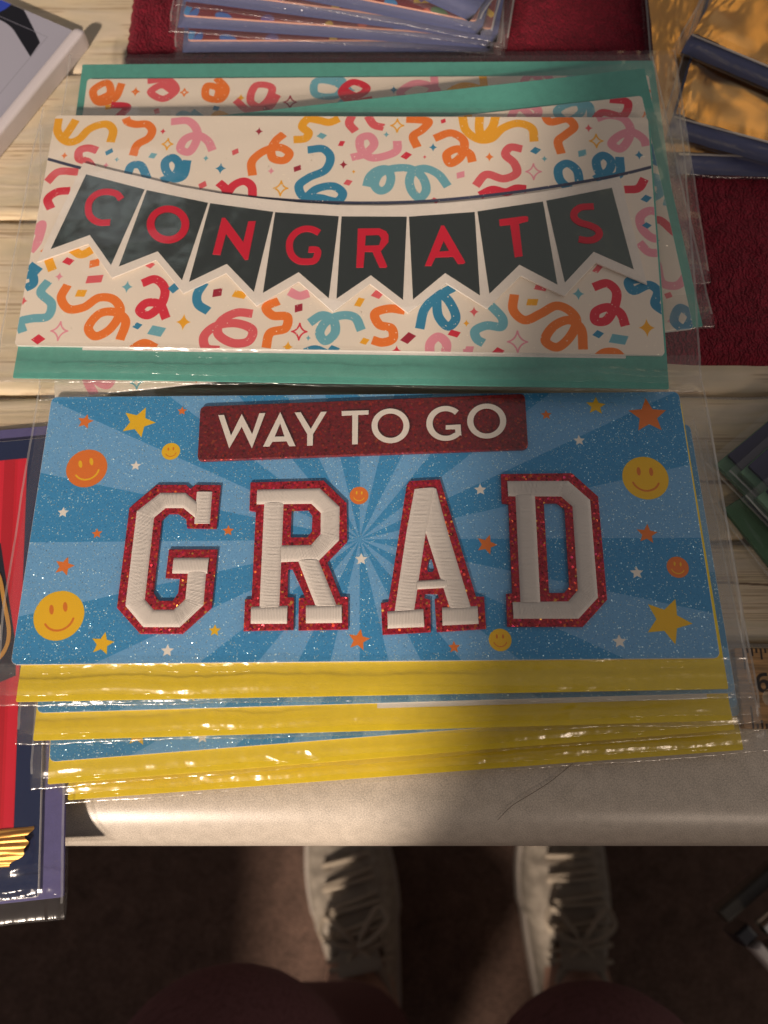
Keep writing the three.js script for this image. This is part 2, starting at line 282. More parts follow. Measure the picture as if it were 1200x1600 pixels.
// a clear sleeve: one sheet over the contents, rolled under at the front edge, back beneath; all in mm in the package's own frame
function sleeve(parent, { x0, x1, z0, z1, c, top, lift = () => 0, s = 1, nx = 110, nz = 46, creases = [], flap = 12, puff = 1, foot = 0.05, ridge = 1.05 }) {
  const [cx0, cz0, cx1, cz1] = c, zz = [];
  const zs = cz1 - 11, cut = nz - 26;
  for (let k = 0; k <= nz; k++) zz.push(k <= cut ? lerp(z0, zs, k / cut) : lerp(zs, cz1 - 0.6, (k - cut) / 26));
  const roll = 12, n = nz + roll + 12;
  const over = (x, z) => {
    const dx = Math.max(cx0 - x, x - cx1, 0), dz = Math.max(cz0 - z, 0), d = Math.hypot(dx, dz), t = smoothstep(d, 0, 5);
    const crumple = smoothstep(d, 0.5, 4);
    let y = lerp(top + 0.35 + 0.35 * puff * (0.5 + 0.5 * n2(x * 0.022 + s * 9, z * 0.05 + s)), 0.45, t) + lift(x, z);
    y += 0.10 * n2(x * 0.05 + s * 3, z * 0.16 - s) + crumple * (0.4 * n2(x * 0.14 + s, z * 0.03) + 0.1 * n2(x * 0.4 - s, z * 0.1 + s * 5));
    for (const [ax, az, bx, bz, h, w] of creases) {
      const L = Math.hypot(bx - ax, bz - az), ux = (bx - ax) / L, uz = (bz - az) / L, a = clamp((x - ax) * ux + (z - az) * uz, 0, L), e = Math.hypot(x - ax - a * ux, z - az - a * uz - 1.2 * Math.sin(a / L * 3.1));
      y += h * Math.exp(-((e / w) ** 2)) * Math.sin(Math.PI * clamp(a / L, 0.02, 0.98));
    }
    y += smoothstep(z, z1 - 16, z1 - 6) * (0.07 * n2(x * 0.33 + s * 2, z * 0.1) + 0.035 * n2(x * 0.9 - s, z * 0.2) + 0.1 * n2(x * 0.12 + s, 5));
    if (ridge) y += ridge * (0.95 + 0.4 * n2(x * 0.013 + s, 1.7) + 0.14 * n2(x * 0.16 - s, 6.1)) * smoothstep(Math.min(x - x0, x1 - x), 0, 6) * Math.exp(-(((z - cz1 + 4.2 - 0.8 * n2(x * 0.02, s)) / 1.75) ** 2));
    return Math.max(y, 0.3 + foot);
  };
  const row = (k, u) => {
    const x = lerp(x0, x1, u), wob = 0.8 * n2(x * 0.018, s * 4) + 0.35 * n2(x * 0.11, s * 6);
    if (k <= nz) return [x * MM, over(x, zz[k]) * MM, (zz[k]) * MM];
    const zr = zz[nz], yr = over(x, zr);
    if (k <= nz + roll) { const a = (k - nz) / roll * Math.PI, b = (yr - foot) / 2; return [x * MM, (foot + b + b * Math.cos(a)) * MM, (zr + (z1 - zr + 0.5 * wob) * Math.sin(a)) * MM]; }
    const q = (k - nz - roll) / 12; return [x * MM, (foot + 0.02 * Math.sin(q * 9 + x)) * MM, lerp(zr, z0, q) * MM];
  };
  const m = part('sleeve', grid(nx, cut, (u, v) => row(Math.round(v * cut), u)), film, parent);
  part('fold', grid(nx * 2, n - cut, (u, v) => row(cut + Math.round(v * (n - cut)), u)), foldFilm, m);
  for (const [a, b] of [[x0 + 0.1, x0 + 0.9], [x1 - 0.9, x1 - 0.1]]) part('seam', grid(2, 60, (u, v) => { const x = lerp(a, b, u), z = lerp(z0, z1 - 5, v); return [x * MM, (over(x, z) + 0.06 + 0.05 * Math.sin(z * 2.1)) * MM, z * MM]; }), weld, m);
  if (flap) {
    const f0 = z1 - 2 - flap, f1 = z1 - 3.2;
    const h = grid(nx, 14, (u, v) => {
      const x = lerp(x0 + 0.8, x1 - 0.8, u), z = lerp(f0, f1, v ** 1.7) + 0.35 * n2(x * 0.03, s * 8), up = Math.exp(-(((z - f0) / 0.9) ** 2)) * (0.5 + 0.25 * n2(x * 0.02 + s, 2) + 0.1 * n2(x * 0.3 - s, 4));
      return [x * MM, (over(x, z) + 0.14 + up) * MM, z * MM];
    });
    part('flap', h, foldFilm, m);
  }
  return m;
}

// ------------------------------------------------------------------ the printed designs, in millimetres from the middle of each card (x right, z towards the viewer)
const PRINT_C = {sq:[["Y",
[-112.96,-50.72,-115.55,-44.3,-117.23,-41.12]],
["Y",
[-120.36,-51.33,-120.05,-45.56,-117.23,-41.12,-113.79,-39.55,-110.26,-41.16,-107.13,-45.62,-103.67,-47.87,-99.45,-48.53,-96.66,-45.67,-96.95,-39.65]],
["O",
[-92.05,-51.78,-91.01,-49.86,-87.63,-48.59,-82.81,-48.61,-80.34,-45.76,-81.23,-41.95,-85.61,-38.46,-86.82,-33.14]],
["K",
[-101.87,-35.54,-106.04,-36.77,-109.2,-35.49,-108.91,-31.59,-105.11,-30.06,-102.7,-26.98]],
["P",
[-72.91,-49.94,-65.59,-50.29,-61.49,-45.22,-61.79,-38.92,-64.04,-35.0,-67.5,-36.53,-66.26,-41.25,-61.17,-43.32,-56.66,-40.51,-54.24,-35.84]],
["T",
[-87.98,-23.25,-86.75,-28.17,-83.38,-28.66,-79.41,-21.78]],
["T",
[-73.71,-21.07,-68.42,-24.16,-67.39,-29.24,-70.35,-32.31,-73.02,-30.28,-72.31,-26.12,-68.6,-22.17,-65.21,-23.42,-64.17,-31.11]],
["R",
[-50.34,-20.5,-47.5,-17.8,-46.43,-14.5]],
["R",
[-46.92,-14.19,-44.01,-19.34,-40.02,-21.19,-37.0,-19.09,-36.08,-13.99]],
["O",
[-36.87,-23.95,-37.65,-30.52,-33.21,-35.66,-26.8,-37.56,-22.67,-34.49,-24.42,-31.39,-29.03,-32.13,-30.22,-35.99,-28.72,-40.67,-25.54,-44.15]],
["Y",
[-3.34,-51.85,-7.19,-49.93,-11.2,-50.86,-16.25,-51.47,-18.27,-47.81,-15.45,-44.67,-16.6,-42.0,-21.42,-41.34]],
["T",
[-15.35,-36.39,-9.12,-36.9,-5.93,-33.05,-7.55,-26.91,-14.17,-23.06,-17.8,-19.25,-15.55,-14.02,-9.14,-13.63,-2.05,-12.21,-0.05,-15.65,-3.67,-19.07,-10.65,-17.81,-14.87,-13.28]],
["K",
[1.88,-53.14,0.99,-49.49,3.78,-45.56]],
["K",
[8.46,-53.17,11.25,-48.75,15.22,-47.5]],
["P",
[2.51,-32.8,7.87,-34.68,11.59,-39.35,9.49,-43.24,6.01,-42.12,6.52,-36.22,10.53,-32.85,15.68,-33.5,20.76,-36.31,20.89,-40.96]],
["L",
[9.25,-19.17,10.36,-23.7,13.33,-26.76,16.91,-27.39,18.81,-23.77,17.7,-18.64,14.94,-17.13,12.56,-19.5,13.92,-24.64,18.45,-27.4,26.13,-27.77,31.33,-23.87,32.98,-17.28,30.51,-13.99,27.67,-16.64,26.27,-22.02,27.71,-26.26,32.28,-27.81,37.69,-25.12,41.57,-19.44]],
["O",
[24.25,-51.65,29.49,-51.36,33.43,-50.43,30.89,-46.48,27.32,-43.33,29.12,-37.91]],
["Y",
[47.09,-53.34,48.81,-46.1,54.24,-41.77,58.75,-42.26,63.56,-47.43,69.79,-49.81,75.17,-47.49,76.07,-40.97]],
["Y",
[54.25,-53.37,53.99,-47.38,54.89,-42.08]],
["Y",
[60.75,-53.4,59.43,-48.19,55.53,-42.09]],
["O",
[35.9,-42.29,42.6,-44.98,47.8,-41.11,46.56,-33.4,42.36,-30.32,41.03,-34.59,45.25,-37.23,50.14,-34.96,51.3,-30.99]],
["K",
[71.15,-37.39,66.42,-38.13,64.47,-34.74,67.99,-30.5,68.82,-25.96,63.73,-23.22,56.77,-25.12,52.59,-19.83]],
["O",
[80.24,-55.38,82.45,-50.66,89.83,-51.95,92.29,-48.35,88.71,-44.44,85.67,-41.33,86.77,-35.19]],
["R",
[54.23,-15.38,59.28,-18.1,64.55,-16.96,68.73,-18.77,72.5,-18.51]],
["T",
[93.54,-21.66,92.49,-27.65,88.8,-30.64,85.57,-28.35,85.8,-23.09,89.43,-18.65]],
["T",
[99.61,-23.2,105.45,-27.74,106.04,-32.28,103.23,-34.54,100.61,-32.24,101.27,-26.96,104.05,-24.43,109.11,-25.52,109.77,-33.82]],
["P",
[101.43,-52.31,105.99,-53.91,112.08,-52.36,114.66,-47.69,113.32,-41.49,109.95,-37.63,106.89,-39.91,109.74,-43.78,115.2,-45.83,119.7,-42.3,120.53,-39.08]],
["R",
[119.02,-23.65,116.27,-19.17,110.89,-18.54]],
["P",
[125.08,-7.26,120.27,-8.95,116.42,-6.16,116.85,-0.7,121.11,3.53,125.47,2.07]],
["P",
[115.29,5.44,118.93,9.63,124.98,9.56]],
["O",
[67.25,28.59,66.81,35.39,70.94,39.36,76.96,36.59,83.02,33.13,87.74,35.08,90.23,39.07,87.63,46.01,82.55,50.44,78.49,47.88,81.59,41.87,87.61,39.11,91.65,42.38,92.28,51.19]],
["R",
[97.07,25.03,102.31,23.32,105.51,26.69,104.47,33.49,100.89,39.3,97.34,39.23,97.48,35.61,102.09,33.52,106.5,35.74,108.24,41.19]],
["T",
[114.66,21.09,110.38,22.52,111.74,26.33,118.1,23.79,121.04,26.48,119.75,31.92,123.33,35.22]],
["L",
[57.82,32.82,62.82,39.22,62.31,42.17,56.59,41.86,52.4,44.33,53.24,47.63,55.62,49.17]],
["T",
[31.69,43.59,33.45,35.21,38.21,29.69,44.24,25.89]],
["T",
[37.85,30.1,38.81,38.51,42.47,42.48,45.2,39.09,42.48,31.68,39.04,28.3]],
["P",
[35.84,55.15,35.86,49.5,38.69,46.81,41.7,49.4,41.17,55.06]],
["O",
[97.06,54.75,100.08,52.36,104.17,52.29,106.4,54.59]],
["P",
[49.69,51.64,50.05,55.56]],
["K",
[-120.5,-20.23,-116.72,-25.02,-108.39,-25.09]],
["R",
[-117.0,-7.56,-118.99,-12.05,-115.82,-15.4,-110.42,-16.2]],
["P",
[-122.35,4.05,-119.55,-0.4,-120.1,7.68,-122.38,12.06]],
["T",
[-121.78,18.24,-117.08,21.32]],
["T",
[-121.67,28.45,-118.85,26.3,-120.08,22.49,-123.17,23.1]],
["L",
[-113.05,25.23,-115.35,30.04,-110.27,35.26,-110.97,40.51,-117.06,41.56,-121.21,43.0,-119.62,47.47]],
["Y",
[-105.87,10.86,-101.69,13.26,-97.78,11.05]],
["Y",
[-115.25,14.14,-112.11,20.54]],
["O",
[-105.22,26.82,-106.92,32.43,-103.33,37.23,-97.56,36.46,-92.13,32.22,-86.41,32.84,-83.06,37.62,-86.34,45.86,-91.54,48.64,-94.47,45.31,-90.96,39.11,-85.08,38.34,-80.53,41.96,-81.73,50.1]],
["R",
[-76.02,25.72,-71.21,23.83,-67.02,27.7,-67.49,34.64,-72.27,39.51,-75.61,37.51,-73.5,34.31,-68.36,34.65,-64.96,40.77]],
["T",
[-51.68,24.97,-54.03,30.3,-53.25,34.43,-49.01,37.39]],
["K",
[-31.95,38.22,-38.12,37.91,-43.92,41.8,-44.45,46.81,-38.25,50.72,-32.51,49.69,-31.4,45.26,-37.74,42.39,-45.94,43.87,-49.69,48.23,-48.39,52.89,-43.45,53.73]],
["O",
[-22.3,32.61,-27.01,35.42,-24.31,38.79,-18.65,39.38,-18.94,44.12,-24.63,46.22,-25.74,52.51]],
["L",
[-9.97,41.69,-5.28,38.5,-1.04,40.47,-0.16,45.83,-3.61,49.22,-5.83,46.19,-3.67,41.18,2.26,38.39,7.16,39.26,9.81,44.6]],
["O",
[25.96,36.0,19.88,35.27,14.62,37.52,16.47,42.08,21.1,43.62,21.71,47.88,17.93,49.53,14.05,48.53]],
["P",
[-18.64,28.42,-14.57,30.3,-10.95,29.14]],
["O",
[-76.7,54.03,-72.37,51.28,-67.49,53.34]],
["T",
[-11.15,54.25,-7.26,52.86,-3.21,54.37]],
["O",
[-88.49,21.66,-83.67,19.75]],
["T",
[-64.52,26.54,-62.28,28.75]]],
stars:[["O",-115.23,-32.95,1.73,0],
["L",-93.21,-31.23,1.24,0],
["R",-75.73,-45.15,1.49,0],
["L",-56.64,-32.09,1.49,0],
["T",-50.16,-27.21,2.73,0],
["D",-35.92,-45.35,1.98,0],
["P",-29.51,-26.14,1.73,0],
["D",-0.44,-29.4,1.98,0],
["Y",3.84,-26.08,0.99,0],
["Y",-73.17,-38.85,2.73,1],
["Y",-25.05,-17.99,3.47,1],
["Y",20.68,-48.48,3.22,1],
["P",75.54,-26.62,3.72,1],
["Y",100.86,-41.42,3.22,1],
["T",35.45,-37.94,1.98,0],
["K",32.18,-33.3,0.99,0],
["L",16.37,-44.06,1.49,0],
["O",58.07,-33.48,2.23,0],
["L",79.98,-32.71,1.49,0],
["K",98.03,-47.6,1.98,0],
["T",117.51,-34.78,2.23,0],
["P",-97.34,-28.41,1.49,0],
["L",-81.72,27.34,2.73,0],
["P",-109.04,23.2,1.98,0],
["K",-121.53,34.04,1.98,0],
["Y",-58.15,42.16,3.47,0],
["Y",-17.56,51.97,2.48,0],
["L",-10.07,48.13,1.24,0],
["P",-105.56,46.7,3.97,1],
["R",-13.62,45.51,3.47,1],
["L",91.32,27.98,2.73,0],
["K",52.03,36.15,2.23,0],
["Y",49.17,41.04,1.49,0],
["Y",116.09,41.86,3.72,0],
["P",68.19,48.44,4.46,1],
["R",23.29,52.87,2.23,0],
["O",-117.14,11.86,1.73,0]],
rects:[["T",-96.87,-34.94,3.22,1.98,-0.6],
["L",-78.63,-33.19,2.48,2.48,0.2],
["K",-56.71,-19.23,3.22,2.48,-0.6],
["K",-44.85,-35.27,2.73,2.23,-0.5],
["D",-18.96,-27.44,2.97,2.23,-0.4],
["R",-1.7,-39.58,1.98,2.48,0.1],
["L",-9.99,-43.29,2.97,2.48,0.5],
["K",1.76,-20.92,2.48,2.48,0.3],
["R",24.7,-33.87,2.73,3.22,0.5],
["P",46.61,-24.89,3.22,2.73,-0.3],
["R",39.42,-50.77,1.98,1.73,-0.4],
["T",76.5,-36.66,2.73,2.97,0.5],
["L",95.04,-35.55,3.22,2.73,-0.3],
["T",119.11,-14.48,2.73,2.97,0.5],
["K",98.96,17.14,2.23,3.47,0.4],
["K",77.19,25.72,4.46,1.98,0.2],
["Y",73.94,31.77,3.97,2.73,0],
["L",105.49,46.78,5.95,3.72,0.15],
["T",98.05,44.79,2.73,2.73,0.5],
["D",27.46,47.52,3.22,4.46,0.5],
["R",44.65,45.38,3.72,2.48,0.3],
["P",50.16,52.42,2.97,3.72,0],
["R",60.81,52.76,2.97,3.47,0.5],
["K",-94.98,24.14,6.2,3.22,-0.1],
["R",-106.49,16.33,3.47,2.73,0.4],
["O",-95.94,17.06,3.97,3.22,-0.3],
["Y",-99.41,30.38,3.72,2.97,0],
["K",-73.81,17.64,2.48,2.48,0.5],
["D",-46.29,29.36,3.47,3.22,-0.2],
["Y",-37.55,30.07,4.96,2.97,0.2],
["D",-14.49,35.51,2.97,2.97,-0.3],
["Y",8.59,32.71,2.48,3.72,0.2],
["L",-68.06,46.11,5.45,3.97,0.2],
["T",-75.69,44.06,2.48,2.48,0.4],
["R",-113.19,50.34,3.47,3.47,0.6],
["Y",11.19,49.11,2.48,2.48,0.3],
["O",16.71,49.02,3.47,2.73,0.2],
["K",15.3,29.32,3.47,2.97,0.4],
["T",118.65,-2.29,2.48,2.23,0.6],
["T",-0.19,52.48,3.47,2.23,0.4],
["K",36.6,-12.86,2.73,1.98,0.5]],
string:[-126.12,-32.56,-121.36,-31.13,-108.03,-27.19,-79.53,-20.56,-49.07,-15.07,-27.01,-12.87,1.17,-11.5,29.03,-12.2,56.75,-15.26,81.93,-19.48,109.23,-25.37,127.59,-30.91],
base:[-106.32,-28.76,-93.28,-24.98,-80.11,-21.72,-65.83,-17.75,-48.74,-14.59,-31.87,-12.26,-15.18,-10.42,1.35,-9.54,16.5,-9.54,25.55,-9.92,41.6,-11.09,56.62,-12.94,68.14,-14.72,79.66,-16.73,94.22,-19.81,109.04,-23.79,116.95,24.23,98.1,15.16,85.76,29.74,69.56,21.21,56.8,35.43,41.4,24.84,27.12,37.71,12.38,25.5,-1.17,37.56,-15.04,24.87,-30.38,35.63,-43.31,21.54,-59.14,30.55,-71.28,16.07,-87.75,24.22,-99.07,9.24,-118.25,17.56],
flags:[[-104.36,-23.03,-79.55,-16.06,-88.73,18.62,-98.97,5.18,-113.66,11.74],
[-78.65,-15.74,-53.33,-10.04,-60.17,24.89,-71.06,12.22,-85.56,19.14],
[-52.47,-9.87,-27.01,-6.13,-31.91,29.53,-43.39,17.46,-57.39,25.55],
[-26.26,-5.96,-0.98,-4.36,-3.07,31.88,-15.25,20.75,-28.41,29.95],
[0.09,-4.31,25.66,-4.42,25.15,32.18,12.55,21.73,-0.13,32.05],
[26.52,-4.43,52.12,-6.84,54.17,29.86,40.94,20.44,28.92,31.99],
[53.2,-7.11,78.75,-11.87,83.33,24.82,69.19,16.44,57.71,29.13],
[80.0,-12.24,105.68,-18.43,112.22,17.9,97.5,10.42,86.17,23.96]],
let:[["C","s",2.79,
[-88.41,-11.37,-90.39,-13.69,-93.34,-14.71,-96.71,-14.55,-99.33,-13.09,-101.07,-10.16,-101.19,-6.92,-100.19,-3.72,-98.04,-1.51,-95.39,-0.45,-91.51,-0.62]],
["O","s",3.01,
[-61.33,0.02,-61.32,1.41,-61.58,2.73,-62.09,3.96,-62.84,5.03,-63.8,5.92,-64.92,6.58,-66.18,6.99,-67.51,7.14,-68.88,7.02,-70.22,6.64,-71.49,6.0,-72.64,5.14,-73.63,4.08,-74.41,2.87,-74.96,1.55,-75.25,0.17,-75.28,-1.22,-75.03,-2.56,-74.53,-3.8,-73.78,-4.89,-72.82,-5.79,-71.68,-6.47,-70.41,-6.89,-69.06,-7.04,-67.68,-6.91,-66.32,-6.52,-65.04,-5.87,-63.89,-4.99,-62.91,-3.91,-62.14,-2.69,-61.6,-1.36,-61.33,0.02]],
["N","p",0,
[-49.31,13.42,-47.14,-3.07,-45.77,-3.09,-37.7,7.83,-36.56,-1.6,-33.55,-1.75,-35.18,15.52,-36.51,15.72,-44.85,4.16,-46.19,13.63]],
["G","s",2.79,
[-8.25,3.26,-11.16,1.73,-14.44,1.64,-17.33,3.24,-19.31,6.38,-19.49,10.1,-18.3,13.48,-15.73,15.77,-12.48,16.16,-9.29,15.51,-8.57,11.08,-11.99,10.82]],
["R","p",0,
[6.76,1.23,15.14,1.01,17.89,2.36,18.86,4.09,18.85,7.19,16.03,11.22,18.76,17.9,18.14,18.4,15.74,18.43,12.83,11.57,9.88,11.6,9.62,18.5,6.84,18.54],
[9.85,4.19,14.98,3.94,16.11,5.67,15.41,8.77,9.78,9.02]],
["A","p",0,
[39.13,-0.49,40.32,-0.5,48.62,15.71,48.09,16.32,45.71,16.47,43.93,13.34,37.19,13.72,35.65,17.51,33.16,17.42],
[40.18,6.33,42.37,10.91,38.48,11.27]],
["T","p",0,
[61.55,-3.42,71.79,-5.11,72.83,-4.76,72.8,-2.81,69.26,-1.69,70.46,12.71,67.41,13.31,65.86,-1.08,61.84,-0.54]],
["S","s",2.85,
[98.3,-9.72,96.01,-9.63,93.09,-9.16,90.8,-7.11,90.59,-4.58,92.67,-2.44,96.61,-1.05,99.29,0.71,99.87,2.84,98.21,4.85,95.44,5.52,91.92,4.99]]]};
